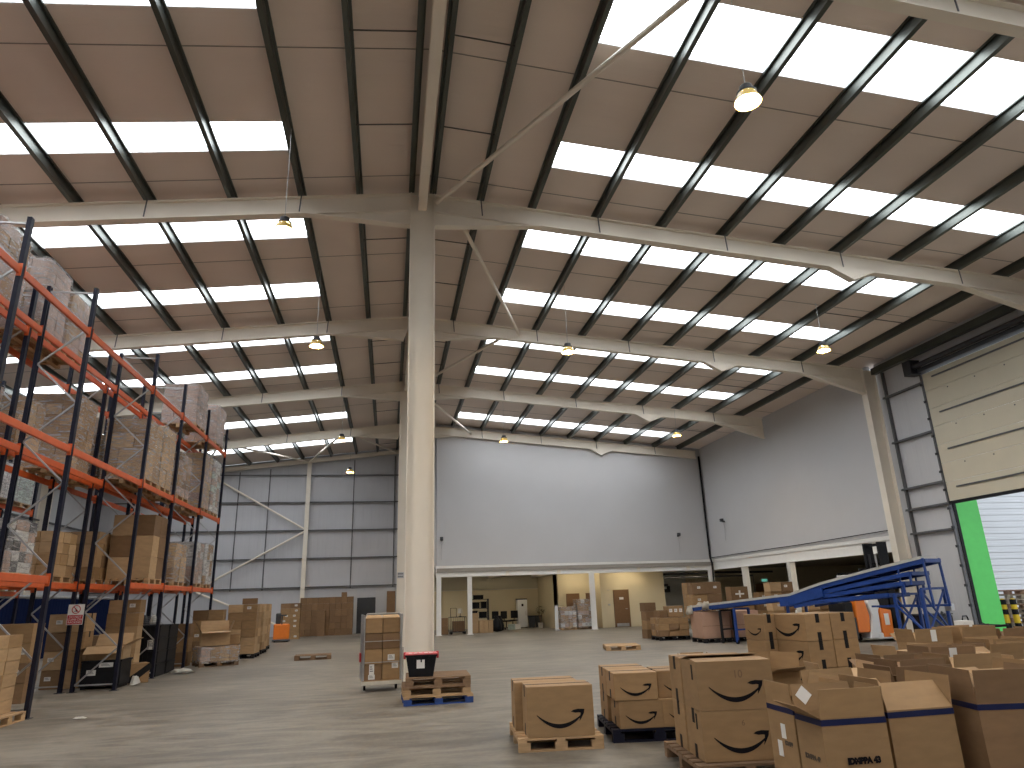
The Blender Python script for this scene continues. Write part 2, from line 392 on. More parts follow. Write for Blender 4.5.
# ridge beams that carry the frames without a column
for a, b, nm in ((FR[0] + .02, FR[2] - .02, 'from the near edge to the big central column'), (FR[2] + .02, FR[4] - .02, 'between the two central columns'), (FR[4] + .02, Y1, 'from the second central column to the far gable')):
    mb = MB()
    mb.box(.5, .7, a, b, 10.62, 10.64).box(.5, .7, a, b, 10.98, 11.0).box(.59, .61, a, b, 10.64, 10.98)
    struct(mb.build('ridge_beam', 'steel_white'), 'white ridge beam ' + nm, 'beam')
def zb(x): return zr(x) - .22
BR = [((.95, FR[2] - .1), (4.75, 6.97), 'overhead, running from the big column towards the near edge'), ((1.4, FR[2] + .15), (4.3, FR[3] - .12), 'just beyond the big central column'),
      ((3.9, FR[3] + .15), (1.0, FR[4] - .12), 'in the second bay beyond the big column'), ((1.0, FR[4] + .15), (4.3, FR[5] - .12), 'in the last bay before the white wall')]
for (x0, y0), (x1, y1), nm in BR:
    struct(MB().tube([(x0, y0, zb(x0)), (x1, y1, zb(x1))], .055, 10).build('brace', 'steel_white'), 'white tubular roof brace ' + nm, 'brace')

# gable wall --------------------------------------------------------------------
gz = zr(XL) + .2
mb = MB(); mb.prism([(XL - .2, 0), (32, 0), (32, 3.6), (XR + .2, 3.6), (XR + .2, zr(XR) + .24), (RX, RZ + .24), (XL - .2, gz)], 'y', Y1, Y1 + .2)
struct(mb.build('wall_far', 'clad'), 'pale ribbed metal gable wall at the far end', 'wall')
for k, z in enumerate((2.68, 4.36, 6.03, 7.74, 9.43)):
    struct(MB().prism([(Y1 - .16, z), (Y1 - .16, z + .07), (Y1, z + .07), (Y1, z + .05), (Y1 - .14, z + .05), (Y1 - .14, z)], 'x', XL, 2.3).build('rail', 'rail'), 'dark horizontal cladding rail on the far gable, %s up' % ORD1[k], 'rail')
for k, x in enumerate((-13.0, -9.2, -7.4, -2.3, .25)):
    struct(MB().box(x - .03, x + .03, Y1 - .06, Y1 - .01, 2.6, zr(x) - .3).build('rail', 'rail'), 'thin vertical rod on the far gable cladding, %s along' % ORD1[k], 'rail')
mb = MB(); z = zr(-5.05)
mb.box(-5.17, -4.93, Y1 - .36, Y1 - .345, 0, z).box(-5.17, -4.93, Y1 - .185, Y1 - .17, 0, z).box(-5.06, -5.04, Y1 - .345, Y1 - .185, 0, z)
struct(mb.build('wind_post', 'steel_white'), 'white steel wind post on the far gable', 'post')
mb = MB(); yy = Y1 - .3
mb.bar((XL, yy, zr(XL) - .1), (RX, yy, zr(RX) - .1), .2, .24).bar((RX, yy, zr(RX) - .1), (2.4, yy, zr(2.4) - .1), .2, .24)
struct(mb.build('gable_rafter', 'steel_white'), 'white rafter along the top of the far gable', 'rafter')
GB = [((-5.1, Y1 - .26, 6.1), (-11.0, Y1 - .26, 9.5), 'upper'), ((-5.1, Y1 - .26, 6.0), (-11.0, Y1 - .26, 2.75), 'middle'), ((-11.0, Y1 - .26, 2.6), (-5.1, Y1 - .26, .1), 'lowest')]
for a, b, nm in GB:
    struct(MB().tube([a, b], .06, 8).build('brace', 'steel_white'), 'white tubular brace on the far gable, the %s of three' % nm, 'brace')
for a, b, nm in (((-5.05, Y1 - .4), (-8.6, FR[5] + .2), 'towards the racks'), ((-5.05, Y1 - .4), (-2.6, FR[5] + .2), 'towards the columns'), ((.3, Y1 - .4), (-2.4, FR[5] + .2), 'ending at the ridge'), ((-11.5, Y1 - .4), (-8.9, FR[5] + .2), 'over the racks')):
    struct(MB().tube([(a[0], a[1], zr(a[0]) - .15), (b[0], b[1], zr(b[0]) - .15)], .055, 8).build('brace', 'steel_white'), 'white roof brace beside the far gable, ' + nm, 'brace')
# side walls and the wall behind the viewpoint
struct(MB().box(XL - .2, XL, Y0, Y1, 0, gz).build('wall_left', 'cladY'), 'pale ribbed metal side wall behind the racks', 'wall')
for k, z in enumerate((2.4, 4.2, 6.0, 7.8)):
    struct(MB().box(XL, XL + .14, Y0, Y1, z, z + .07).build('rail', 'rail'), 'dark cladding rail on the rack side wall, %s up' % ORD1[k], 'rail')
mb = MB(); mb.prism([(XL - .2, 0), (XR + .2, 0), (XR + .2, zr(XR) + .24), (RX, RZ + .24), (XL - .2, gz)], 'y', Y0 - .2, Y0)
struct(mb.build('wall_near', 'clad'), 'pale ribbed metal gable behind the viewpoint', 'wall')

# white partition walls and the undercroft ----------------------------------------
YP = 36.98; XP = 2.46; ZB = 3.45
mb = MB(); mb.prism([(XP, ZB), (XR - .05, ZB), (XR - .05, zr(XR - .05) + .2), (XP, zr(XP) + .2)], 'y', YP + .12, YP + .32)
struct(mb.build('wall_back', 'plaster'), 'plain white upper wall across the far end above the undercroft', 'wall')
mb = MB(); mb.prism([(YP + .32, ZB), (Y1, ZB), (Y1, zr(XP) + .2), (YP + .32, zr(XP) + .2)], 'x', XP, XP + .2)
struct(mb.build('wall_side', 'plaster'), 'white return wall of the far upper room', 'wall')
mb = MB(); mb.box(17.86, 18.06, 22.14, YP + .12, ZB, zr(18.0) + .2)
struct(mb.build('wall_right', 'plaster'), 'plain white upper wall beyond the dock door', 'wall')
mb = MB()
mb.box(XP - .05, 18.0, YP + .08, YP + .10, 2.86, 3.3).box(XP - .05, 18.0, YP - .0, YP + .2, 2.86, 2.885).box(XP - .05, 18.0, YP + .05, YP + .2, 3.28, 3.3).box(XP - .05, 18.0, YP + .09, YP + .3, 3.3, 3.44)
struct(mb.build('beam', 'white_gloss'), 'white steel beam under the far upper wall', 'beam')
mb = MB()
mb.box(17.9, 17.92, 22.1, YP, 2.86, 3.3).box(17.8, 18.02, 22.1, YP, 2.86, 2.885).box(17.86, 18.02, 22.1, YP, 3.28, 3.3).box(17.85, 18.05, 22.1, YP, 3.3, 3.44)
struct(mb.build('beam', 'white_gloss'), 'white steel beam under the upper wall beyond the dock door', 'beam')
def post(x, y, label, w=.2, h=2.87):
    mb = MB()
    mb.box(x - w / 2, x + w / 2, y - w / 2, y - w / 2 + .014, 0, h).box(x - w / 2, x + w / 2, y + w / 2 - .014, y + w / 2, 0, h).box(x - .006, x + .006, y - w / 2, y + w / 2, 0, h).box(x - .16, x + .16, y - .16, y + .16, 0, .02)
    struct(mb.build('post', 'white_gloss'), label, 'post')
post(2.55, YP - .1, 'white undercroft post nearest the central columns', .24)
post(4.15, YP - .1, 'white undercroft post beside the dark racking and crates', .22)
post(10.75, YP - .1, 'white undercroft post beside the two wrapped pallets', .24)
post(17.6, YP - .2, 'white undercroft post at the corner of the two upper walls', .26)
post(17.85, 33.4, 'white undercroft post behind the mixed carton stacks', .26)
post(17.85, 29.2, 'white undercroft post below the upper wall beyond the dock door', .26)
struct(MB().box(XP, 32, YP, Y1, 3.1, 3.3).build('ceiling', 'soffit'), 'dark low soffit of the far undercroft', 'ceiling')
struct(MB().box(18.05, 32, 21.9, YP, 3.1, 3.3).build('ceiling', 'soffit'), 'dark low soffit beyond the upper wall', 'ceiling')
for k, x in enumerate((6.2, 9.0, 13.5, 16.4)):
    struct(MB().box(x - .09, x + .09, YP + .05, Y1, 2.9, 3.09).build('beam', 'steel_white'), 'pale joist under the far soffit, %s along' % ORD1[k], 'beam')
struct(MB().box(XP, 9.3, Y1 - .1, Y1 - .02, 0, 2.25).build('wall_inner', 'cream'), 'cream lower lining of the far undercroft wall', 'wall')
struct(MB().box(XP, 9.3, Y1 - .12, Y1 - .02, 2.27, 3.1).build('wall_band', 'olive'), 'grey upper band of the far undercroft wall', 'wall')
struct(MB().box(2.9, 3.1, Y1 - .4, Y1 - .15, 0, 3.1).build('post', 'cream'), 'cream boxed post on the far undercroft wall', 'post')
struct(MB().box(9.3, 9.5, 39.7, Y1, 0, 3.1).build('wall_office_side', 'cream'), 'shaded side of the cream office block', 'wall')
struct(MB().box(9.3, 11.8, 39.7, 39.9, 0, 3.1).build('wall_office', 'cream'), 'cream office wall with two small brown hatches', 'wall')
struct(MB().box(11.6, 11.8, 38.2, 39.7, 0, 3.1).build('wall_office_return', 'cream'), 'short return in the cream office wall', 'wall')
mb = MB(); mb.box(11.8, 15.35, 38.2, 38.4, 0, 3.1)
struct(mb.build('wall_office_front', 'cream'), 'cream office wall with the brown door', 'wall')
struct(MB().box(15.15, 15.35, 38.4, Y1, 0, 3.1).build('wall_office_end', 'cream'), 'end of the cream office block', 'wall')
struct(MB().box(15.35, 18.6, 42.6, 42.8, 0, 3.1).build('wall_recess', 'grey_wall'), 'grey wall of the recess beside the cream office', 'wall')
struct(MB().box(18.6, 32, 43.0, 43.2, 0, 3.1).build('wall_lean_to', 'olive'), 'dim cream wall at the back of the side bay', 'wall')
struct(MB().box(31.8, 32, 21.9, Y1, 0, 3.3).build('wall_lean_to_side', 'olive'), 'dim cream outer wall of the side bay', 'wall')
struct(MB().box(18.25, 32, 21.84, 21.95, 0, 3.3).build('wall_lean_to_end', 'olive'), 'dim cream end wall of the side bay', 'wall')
struct(MB().box(18.25, 32.2, 21.7, 21.83, -.02, 7.5).build('exterior_wall', ribbed('outside_cladding', (.80, .82, .85), 'Z', .22, .5, .03, 1.)), 'white ribbed outside wall seen through the open dock door', 'wall')
def door(n, x0, x1, y, h, label, m='brown_door', sign=True):
    d = thing('door_%d' % n, label, 'door', ((x0 + x1) / 2, y, 0)); d['kind'] = 'structure'; w = (x1 - x0) / 2
    MB().box(-w, w, -.045, -.005, .012, h).build('leaf', m, d)
    mb = MB(); mb.box(-w - .07, -w, -.06, -.002, 0, h + .07).box(w, w + .07, -.06, -.002, 0, h + .07).box(-w, w, -.06, -.002, h, h + .07)
    mb.build('frame', m, d)
    MB().tube([(w - .08, -.05, .95), (w - .08, -.1, .95), (w - .2, -.1, .95)], .012, 6).build('handle', 'galv', d)
    if sign:
        MB().box(-.12, .12, -.05, -.046, h * .76, h * .76 + .12).build('sign_plate', 'paper', d)
        MB().box(-w + .03, w - .03, -.05, -.046, .03, .2).build('kick_plate', 'galv', d)
    return d
door(1, 12.38, 13.14, 38.2, 1.9, 'brown office door with a small white sign')
def hatch(n, x0, x1, label):
    d = thing('window_%d' % n, label, 'hatch', ((x0 + x1) / 2, 39.7, 0)); d['kind'] = 'structure'; w = (x1 - x0) / 2
    MB().box(-w, w, -.04, -.005, .75, 1.8).build('panel', 'brown_door', d)
    mb = MB(); mb.box(-w - .05, -w, -.05, -.002, .7, 1.85).box(w, w + .05, -.05, -.002, .7, 1.85).box(-w, w, -.05, -.002, 1.8, 1.85).box(-w, w, -.05, -.002, .7, .75)
    mb.build('frame', 'brown_door', d)
hatch(40, 10.05, 10.72, 'brown hatch above the shorter wrapped pallet')
hatch(41, 11.2, 11.7, 'brown hatch above the taller wrapped pallet')
door(2, -1.78, -.84, Y1 - .02, 1.95, 'dark door in the far gable beside the tall carton block', 'dark_grey', False)
struct(MB().box(-2.35, -1.87, Y1 - .05, Y1 - .01, 0, 2.5).build('trim_20', 'plaster'), 'white board beside the dark gable door', 'trim')
struct(MB().box(-.76, .9, Y1 - .05, Y1 - .01, 0, 2.5).build('trim_21', 'plaster'), 'white board between the dark gable door and the columns', 'trim')

def flood(x, y, z, label, facing):
    t = thing('wall_hook', label, 'fitting', (x, y, z))
    dx, dy = facing
    MB().box(-.06, .06, -.06, .06, -.03, .03).build('bracket', 'dark_grey', t)
    MB().box(-.08 + dx * .1, .08 + dx * .1, -.08 + dy * .1, .08 + dy * .1, .0, .16).build('housing', 'dark_grey', t, .01)
    MB().tube([(0, 0, -.03), (.02, 0, -.5), (0, 0, -1.0)], .008, 6).build('cable', 'galv', t)
flood(2.7, YP + .05, 4.75, 'small dark fitting on the far white wall beside the central column', (0, -1))
flood(16.0, YP + .05, 4.75, 'small dark fitting on the far white wall near its corner', (0, -1))
flood(17.8, 35.0, 5.3, 'small dark fitting on the white wall beyond the dock door', (-1, 0))
# corner downpipe and thin cable
tag(MB().tube([(17.76, YP + .04, 9.3), (17.76, YP + .04, 3.55), (17.62, YP - .42, 3.2), (17.62, YP - .42, .02)], .055, 8).build('downpipe', 'black_plastic'), 'black downpipe in the corner of the two white upper walls', 'pipe')
tag(MB().tube([(17.8, 22.3, 3.62), (17.8, 28, 3.55), (17.8, YP, 3.52)], .018, 6).build('cable', 'black_plastic'), 'thin black cable along the white wall beyond the dock door', 'cable')
tag(MB().tube([(15.4, 39.5, 2.75), (17.3, 39.5, 2.75), (18.3, 38.0, 2.75), (22, 38.0, 2.7)], .06, 8).build('pipe_run', 'black_plastic'), 'black pipe run under the soffit beyond the office corner', 'pipe')
tag(MB().tube([(15.5, 39.1, 2.55), (16.9, 39.1, 2.55), (20.2, 37.0, 2.5), (20.2, 37, 1.2)], .05, 8).build('pipe_run', 'steel_dark'), 'dark lower pipe that drops behind the carton stacks', 'pipe')

# dock door wall -----------------------------------------------------------------
YD = 19.6; YE = 14.85; ZD = 4.26
struct(MB().box(XR, XR + .2, YD, 21.9, 0, zr(XR) + .2).build('wall_dock', 'cladY'), 'pale ribbed wall panel between the dock door and the eaves column', 'wall')
struct(MB().box(XR, XR + .2, Y0, YE, 0, zr(XR) + .2).build('wall_dock_near', 'cladY'), 'pale ribbed side wall on the near side of the dock door', 'wall')
struct(MB().box(XR, XR + .2, YE, YD, 8.7, zr(XR) + .2).build('wall_dock_head', 'cladY'), 'pale ribbed wall strip over the dock door', 'wall')
for k, z in enumerate((3.36, 4.18, 4.9, 6.6, 8.3)):
    struct(MB().prism([(XR - .14, z), (XR, z), (XR, z + .07), (XR - .12, z + .07), (XR - .12, z + .03), (XR - .14, z + .03)], 'y', YD + .1, 21.6).build('rail', 'rail'), 'grey cladding rail beside the dock door, %s up' % ORD1[k], 'rail')
struct(MB().box(XR - .1, XR, 21.42, 21.5, 2.3, 9.3).build('rail', 'rail'), 'grey vertical angle beside the eaves column', 'rail')
dd = thing('dock_door', 'large cream sectional door pulled halfway up over the dock opening', 'door', (XR - .06, YD, 0)); dd['kind'] = 'structure'
nsec = 7; sh = (8.6 - ZD) / nsec
for k in range(nsec):
    MB().box(-.045, .0, YE - YD, -.02, ZD + k * sh + .006, ZD + (k + 1) * sh - .006).build('panel', 'door_panel', dd, .004)
for k in range(0, nsec, 2):
    MB().box(-.085, -.045, YE - YD + .3, -.45, ZD + k * sh + .40, ZD + k * sh + .445).build('stiffener', 'rail', dd)
mb = MB()
for k in range(nsec):
    for j in range(4):
        if k % 2: mb.box(-.055, -.045, -1.0 - j * 1.1, -.96 - j * 1.1, ZD + k * sh + .5, ZD + k * sh + .54)
mb.build('bolt', 'rail', dd)
MB().box(-.08, .02, .0, .06, 0, 8.9).build('track', 'rail', dd)
mb = MB()
for z in [1 + .6 * i for i in range(13)]: mb.box(-.12, -.05, -.0, .07, z, z + .08)
mb.build('roller', 'steel_dark', dd)
MB().box(-.1, .03, YE - YD, -.02, ZD - .09, ZD).build('bottom_seal', 'black_plastic', dd)
MB().tube([(-.35, YE - YD, 8.85), (-.35, .2, 8.85)], .09, 10).build('shaft', 'steel_dark', dd)
MB().box(-.5, -.1, -.1, .25, 8.6, 9.1).build('drum_bracket', 'steel_dark', dd)
MB().box(-.25, .05, YE - YD, .3, 8.64, 8.78).build('head_box', 'dark_grey', dd)
struct(MB().box(XR + .085, XR + .9, YD - .03, YD - .001, 0, 4.6).build('trim_30', 'green'), 'bright green reveal beside the open dock door', 'trim')
struct(MB().box(XR - .02, XR + .08, YD - .03, YD + .0, 0, 4.4).build('trim_31', 'black_plastic'), 'black rubber edge of the dock opening', 'trim')
# ------------------------------------------------------------------ cartons
def smile_mesh():
    """curved stroke with an arrow tip, one unit wide, in the xz plane"""
    mb = MB(); n = 18; up_, lo = [], []
    for i in range(n + 1):
        t = i / n; x = .93 * t
        zc = .30 * ((t - .52) / .52) ** 2
        th = .012 + .043 * math.sin(PI * min(1, t * 1.02)) ** .8 + .012 * t
        up_.append((x, zc + th)); lo.append((x, zc - th * .8))
    vs = [[mb.bm.verts.new((x, -.001, z)) for x, z in l] for l in (up_, lo)]
    for i in range(n): mb.bm.faces.new((vs[1][i], vs[1][i + 1], vs[0][i + 1], vs[0][i]))
    def poly(p): mb.bm.faces.new([mb.bm.verts.new((x, -.001, z)) for x, z in p])
    poly([(.71, .36), (.80, .325), (.88, .33), (.90, .375), (1.0, .41), (.86, .42), (.77, .40)])
    poly([(.88, .33), (.915, .32), (.905, .24), (.88, .10), (.935, .20), (.985, .31), (1.0, .41), (.90, .375)])
    return mb.mesh('printed_mark', 'print')
FACE = {'front': 0, 'right': PI / 2, 'back': PI, 'left': -PI / 2}
def on_face(o, face, w, d, u, v, off=.002):
    """stand a flat child against one side face; u along the face from its middle, v height"""
    dist = (d if face in ('front', 'back') else w) / 2 + off
    a = FACE[face]
    o.location = (math.sin(a) * dist + math.cos(a) * u, -math.cos(a) * dist + math.sin(a) * u, v)
    o.rotation_euler = (0, 0, a)
def add_smile(o, w, d, h, face='front', size=.72, v=.2, u=0):
    c = ob('printed_mark', cached('smile', smile_mesh), o)
    L = (w if face in ('front', 'back') else d); s = L * size
    on_face(c, face, w, d, u, h * v); c.scale = (s, 1, s * .75)
    a = FACE[face]; c.location.x -= math.cos(a) * s / 2; c.location.y -= math.sin(a) * s / 2
    return c
def add_paper(o, w, d, face, u, v, pw, ph, rot=0, m='paper'):
    def mk():
        mb = MB(); mb.box(-pw / 2, pw / 2, -.0015, .0, -ph / 2, ph / 2); return mb.mesh('paper_label', m)
    c = ob('paper_label', cached(('paper', pw, ph, m), mk), o); on_face(c, face, w, d, u, v); 
    if rot: c.rotation_euler = (0, rot, FACE[face]) if abs(FACE[face]) < .01 else (0, 0, FACE[face])
    if m == 'paper' and pw > .07:
        def mk2():
            mb = MB()
            for k in range(3): mb.box(-pw * .35, pw * (.1 + .1 * k), -.0025, -.0015, ph * (.22 - .2 * k), ph * (.30 - .2 * k))
            return mb.mesh('label_lines', 'rail')
        ob('label_lines', cached(('lines', pw, ph), mk2), c)
    return c
def text_obj(name, cu, m, parent):
    tmp = bpy.data.objects.new('tmp_text', cu); C.objects.link(tmp); dg = bpy.context.evaluated_depsgraph_get()
    me = bpy.data.meshes.new_from_object(tmp.evaluated_get(dg)); bpy.data.objects.remove(tmp); bpy.data.curves.remove(cu)
    me.materials.clear(); me.materials.append(M[m]); return ob(name, me, parent)
def add_text(o, w, d, face, u, v, txt, size, m='print_brown', bold=0.):
    cu = bpy.data.curves.new('printed_text', 'FONT'); cu.body = txt; cu.size = size; cu.align_x = 'CENTER'; cu.extrude = .0004; cu.offset = bold
    c = text_obj('printed_text', cu, m, o); on_face(c, face, w, d, u, v, .0015)
    c.rotation_euler = (PI / 2, 0, FACE[face]); return c
def body_mesh(w, d, h, m):
    def mk():
        mb = MB(); g = .003
        mb.box(-w / 2, w / 2, -d / 2, d / 2, 0, h - .006)
        bmesh.ops.bevel(mb.bm, geom=mb.bm.edges[:], offset=.005, segments=1, affect='EDGES')
        mb.box(-w / 2 + .002, w / 2 - .002, -d / 2 + .001, -g, h - .006, h - .001).box(-w / 2 + .002, w / 2 - .002, g, d / 2 - .001, h - .006, h)
        return mb.mesh('cardboard_box', m)
    return cached(('body', w, d, h, m), mk)
def tape_mesh(w, d, h, m, ends, tw=.05, both=False):
    def mk():
        mb = MB(); t = .0015; e = min(.13, h * .35)
        if not ends: mb.box(-w / 2, w / 2, -tw / 2, tw / 2, h, h + t)
        else: mb.box(-w / 2, w / 2, -tw * .4, tw * .4, h, h + t)
        for s in (-1, 1):
            mb.box(s * w / 2 - t, s * w / 2 + t, -tw * .75, tw * .75, h - e, h + t)
            if both: mb.box(s * w / 2 - t, s * w / 2 + t, -tw * .75, tw * .75, .0, e * .95)
        if both: mb.box(-w / 2, w / 2, -tw / 2, tw / 2, -.0004, .0004)
        return mb.mesh('tape', m)
    return cached(('tape', w, d, h, m, ends, both), mk)
def carton(w, d, h, loc, rz, label, m='kraft', tape=None, both=False, smile=None, group=None, cat='box', name='cardboard_box', tilt=(0, 0)):
    o = ob(name, body_mesh(w, d, h, m), None, loc, (tilt[0], tilt[1], rz)); tag(o, label, cat, group)
    if tape: ob('tape', tape_mesh(w, d, h, tape, False, both=both), o)
    if smile:
        for f in ([smile] if isinstance(smile, str) else smile): add_smile(o, w, d, h, f)
    return o
def flap_mesh(L, f, m, taper=.012):
    def mk():
        mb = MB(); mb.prism([(-L / 2 + .002, 0), (L / 2 - .002, 0), (L / 2 - taper, f), (-L / 2 + taper, f)], 'y', -.003, .003); return mb.mesh('flap', m)
    return cached(('flap', L, f, m), mk)
def open_carton(w, d, h, loc, rz, label, m='kraft', flaps=(10, 20, 30, 40), fl=None, belt=None, group=None, skip=(), name='open_carton', tilt=(0, 0)):
    """open topped carton; flaps = degrees from upright for front, right, back, left"""
    def mk():
        mb = MB(); t = .006
        mb.box(-w / 2, w / 2, -d / 2, d / 2, 0, t).box(-w / 2, w / 2, -d / 2, -d / 2 + t, t, h).box(-w / 2, w / 2, d / 2 - t, d / 2, t, h)
        mb.box(-w / 2, -w / 2 + t, -d / 2 + t, d / 2 - t, t, h).box(w / 2 - t, w / 2, -d / 2 + t, d / 2 - t, t, h)
        return mb.mesh('open_carton', m)
    o = ob(name, cached(('open', w, d, h, m), mk), None, loc, (tilt[0], tilt[1], rz)); tag(o, label, 'box', group)
    f = fl or min(w, d) / 2
    for face, a in zip(('front', 'right', 'back', 'left'), flaps):
        if a is None: continue
        L = w if face in ('front', 'back') else d
        c = ob('flap', flap_mesh(L, f, m), o); on_face(c, face, w, d, 0, h - .002, -.003)
        c.rotation_euler = (math.radians(a), 0, FACE[face])
    if belt:
        def mk3():
            mb = MB(); t = .003; z0, z1 = h - belt, h - .012
            mb.box(-w / 2 - t, w / 2 + t, -d / 2 - t, -d / 2 - .0005, z0, z1).box(-w / 2 - t, w / 2 + t, d / 2 + .0005, d / 2 + t, z0, z1)
            mb.box(-w / 2 - t, -w / 2 - .0005, -d / 2, d / 2, z0, z1).box(w / 2 + .0005, w / 2 + t, -d / 2, d / 2, z0, z1)
            return mb.mesh('blue_tape', 'tape_blue')
        ob('blue_tape', cached(('belt', w, d, h, belt), mk3), o)
    return o
# ------------------------------------------------------------------ pallets
def pallet_parts(W, D, m, mb_m=None):
    """W along x (deck boards run along x), D along y"""
    mb_m = mb_m or m
    def deck():
        mb = MB(); n = 7; bw = D / (n + (n - 1) * .42)
        for k in range(n): mb.box(-W / 2, W / 2, -D / 2 + k * bw * 1.42, -D / 2 + k * bw * 1.42 + bw, .122, .144)
        for x in (-W / 2 + .05, 0, W / 2 - .05): mb.box(x - .05, x + .05, -D / 2, D / 2, .10, .122)
        return mb.mesh('deck', m)
    def skid():
        mb = MB()
        mb.box(-W / 2, W / 2, -.05, .05, 0, .02)
        for x in (-W / 2 + .07, 0, W / 2 - .07): mb.box(x - .07, x + .07, -.05, .05, .02, .10)
        return mb.mesh('skid', mb_m)
    return cached(('deck', W, D, m), deck), cached(('skid', W, mb_m), skid)
def pallet(W, D, loc, rz, label, m='wood', m2=None, group=None, parent=None, name='wooden_pallet'):
    dk, sk = pallet_parts(W, D, m, m2)
    if parent is None: o = thing(name, label, 'pallet', loc, rz, group)
    else: o = ob('pallet', None, parent, loc, (0, 0, rz))
    ob('deck', dk, o)
    for y in (-D / 2 + .05, 0, D / 2 - .05): ob('skid', sk, o, (0, y, 0))
    return o
def load(loc, rz, W, D, Hh, nx, ny, nz, mats, label, wrap=True, pm='wood', jit=.012, group=None, shrink=0., name=None):
    """cartons stretch-wrapped to one pallet: they move as one thing. Only the cartons of the outer faces are laid."""
    r = thing(name or 'wrapped_pallet_load', label, 'pallet load', loc, rz, group)
    pallet(W, D, (0, 0, 0), 0, None, m=pm, parent=r)
    w, d, h = (W - .02) / nx, (D - .02) / ny, Hh / nz
    for k in range(nz):
        for i in range(nx):
            for j in range(ny):
                if 0 < i < nx - 1 and 0 < j < ny - 1 and k < nz - 1: continue
                m = mats[random.randrange(len(mats))]
                s = 1 - shrink * k / nz
                ob('carton', body_mesh(round(w - .006, 3), round(d - .006, 3), round(h - .003, 3), m), r,
                   ((-W / 2 + .01 + w * (i + .5)) * s + random.uniform(-jit, jit), (-D / 2 + .01 + d * (j + .5)) * s + random.uniform(-jit, jit), .145 + k * h), (0, 0, random.uniform(-.02, .02)))
    if wrap:
        mb = MB(); n = 5; e = .022
        rings = []
        for k in range(n + 1):
            z = .10 + (Hh + .06) * k / n; q = e + random.uniform(-.004, .012)
            s = 1 - shrink * k / n
            c = .05
            pts = [(-W / 2 - q, -D / 2 + c), (-W / 2 + c, -D / 2 - q), (0, -D / 2 - q - .004), (W / 2 - c, -D / 2 - q), (W / 2 + q, -D / 2 + c), (W / 2 + q + .004, 0), (W / 2 + q, D / 2 - c), (W / 2 - c, D / 2 + q), (0, D / 2 + q), (-W / 2 + c, D / 2 + q), (-W / 2 - q, D / 2 - c), (-W / 2 - q, 0)]
            rings.append([mb.bm.verts.new((x * s, y * s, z)) for x, y in pts])
        for p, q in zip(rings, rings[1:]):
            for k in range(12): mb.bm.faces.new((p[k], p[(k + 1) % 12], q[(k + 1) % 12], q[k]))
        mb.build('stretch_wrap', 'wrap', r)
    return r
def stack(x, y, z, rz, w, d, h, cols, deep, rows, mats, where, tape=None, jit=.015, group=None, paper=0., skip=()):
    """individual cartons in columns (along local x), depth (local y) and rows"""
    c_, s_ = math.cos(rz), math.sin(rz)
    cn = lambda i, n: '' if n == 1 else (', ' + ORD1[i] + ' column')
    out = []
    for k in range(rows):
        for i in range(cols):
            for j in range(deep):
                if (i, j, k) in skip: continue
                u = (i - (cols - 1) / 2) * (w + .006) + random.uniform(-jit, jit) * .4; v = (j - (deep - 1) / 2) * (d + .006) + random.uniform(-jit, jit)
                lab = '%s carton %s%s%s' % ('brown', where, cn(i, cols), '' if rows == 1 else ', ' + ORD[k] + ' layer')
                if deep > 1: lab += ', ' + ('front', 'rear', 'rearmost')[j]
                o = carton(round(w, 3), round(d, 3), round(h - .004, 3), (x + c_ * u - s_ * v, y + s_ * u + c_ * v, z + k * h), rz + random.uniform(-.012, .012), lab, mats[random.randrange(len(mats))], tape, group=group)
                if random.random() < paper: add_paper(o, w, d, 'front', random.uniform(-.15, .15) * w, h * .55, min(.14, w * .4), min(.09, h * .4))
                out.append(o)
    return out

# ------------------------------------------------------------------ pallet racking
YF = [8.5, 11.3, 14.05, 18.03, 20.65, 23.5, 26.2]
LV = [2.28, 4.67, 7.07]
def upright_mesh(h):
    def mk():
        mb = MB(); t = .004; w = .1; d = .07
        mb.box(-d / 2, d / 2, -w / 2, -w / 2 + t, 0, h).box(-d / 2, d / 2, w / 2 - t, w / 2, 0, h).box(d / 2 - t, d / 2, -w / 2, w / 2, 0, h)
        mb.box(-d / 2, -d / 2 + t, -w / 2, -w / 2 + .03, 0, h).box(-d / 2, -d / 2 + t, w / 2 - .03, w / 2, 0, h)
        mb.box(-.08, .08, -.08, .08, 0, .008)
        return mb.mesh('upright', 'navy')
    return cached(('upr', h), mk)
def lattice_mesh(h, D):
    def mk():
        mb = MB(); s = 0; xs = (-D + .03, -.03); n = round((h - .2) / .8); dz = (h - .2) / n
        mb.bar((-D, 0, .14), (0, 0, .14), .03, .03).bar((-D, 0, h - .06), (0, 0, h - .06), .03, .03)
        for k in range(n): mb.bar((xs[s], 0, .14 + dz * k), (xs[1 - s], 0, .14 + dz * (k + 1)), .03, .03); s = 1 - s
        return mb.mesh('bracing', 'galv')
    return cached(('lat', h, D), mk)
def beam_mesh(L):
    def mk():
        mb = MB()
        mb.box(-.025, .025, .05, L - .05, -.065, .065)
        bmesh.ops.bevel(mb.bm, geom=mb.bm.edges[:], offset=.006, segments=1, affect='EDGES')
        mb.box(-.03, .045, .0505, .06, -.11, .11).box(-.03, .045, L - .06, L - .0505, -.11, .11)
        return mb.mesh('beam', 'orange')
    return cached(('beam', round(L, 3)), mk)
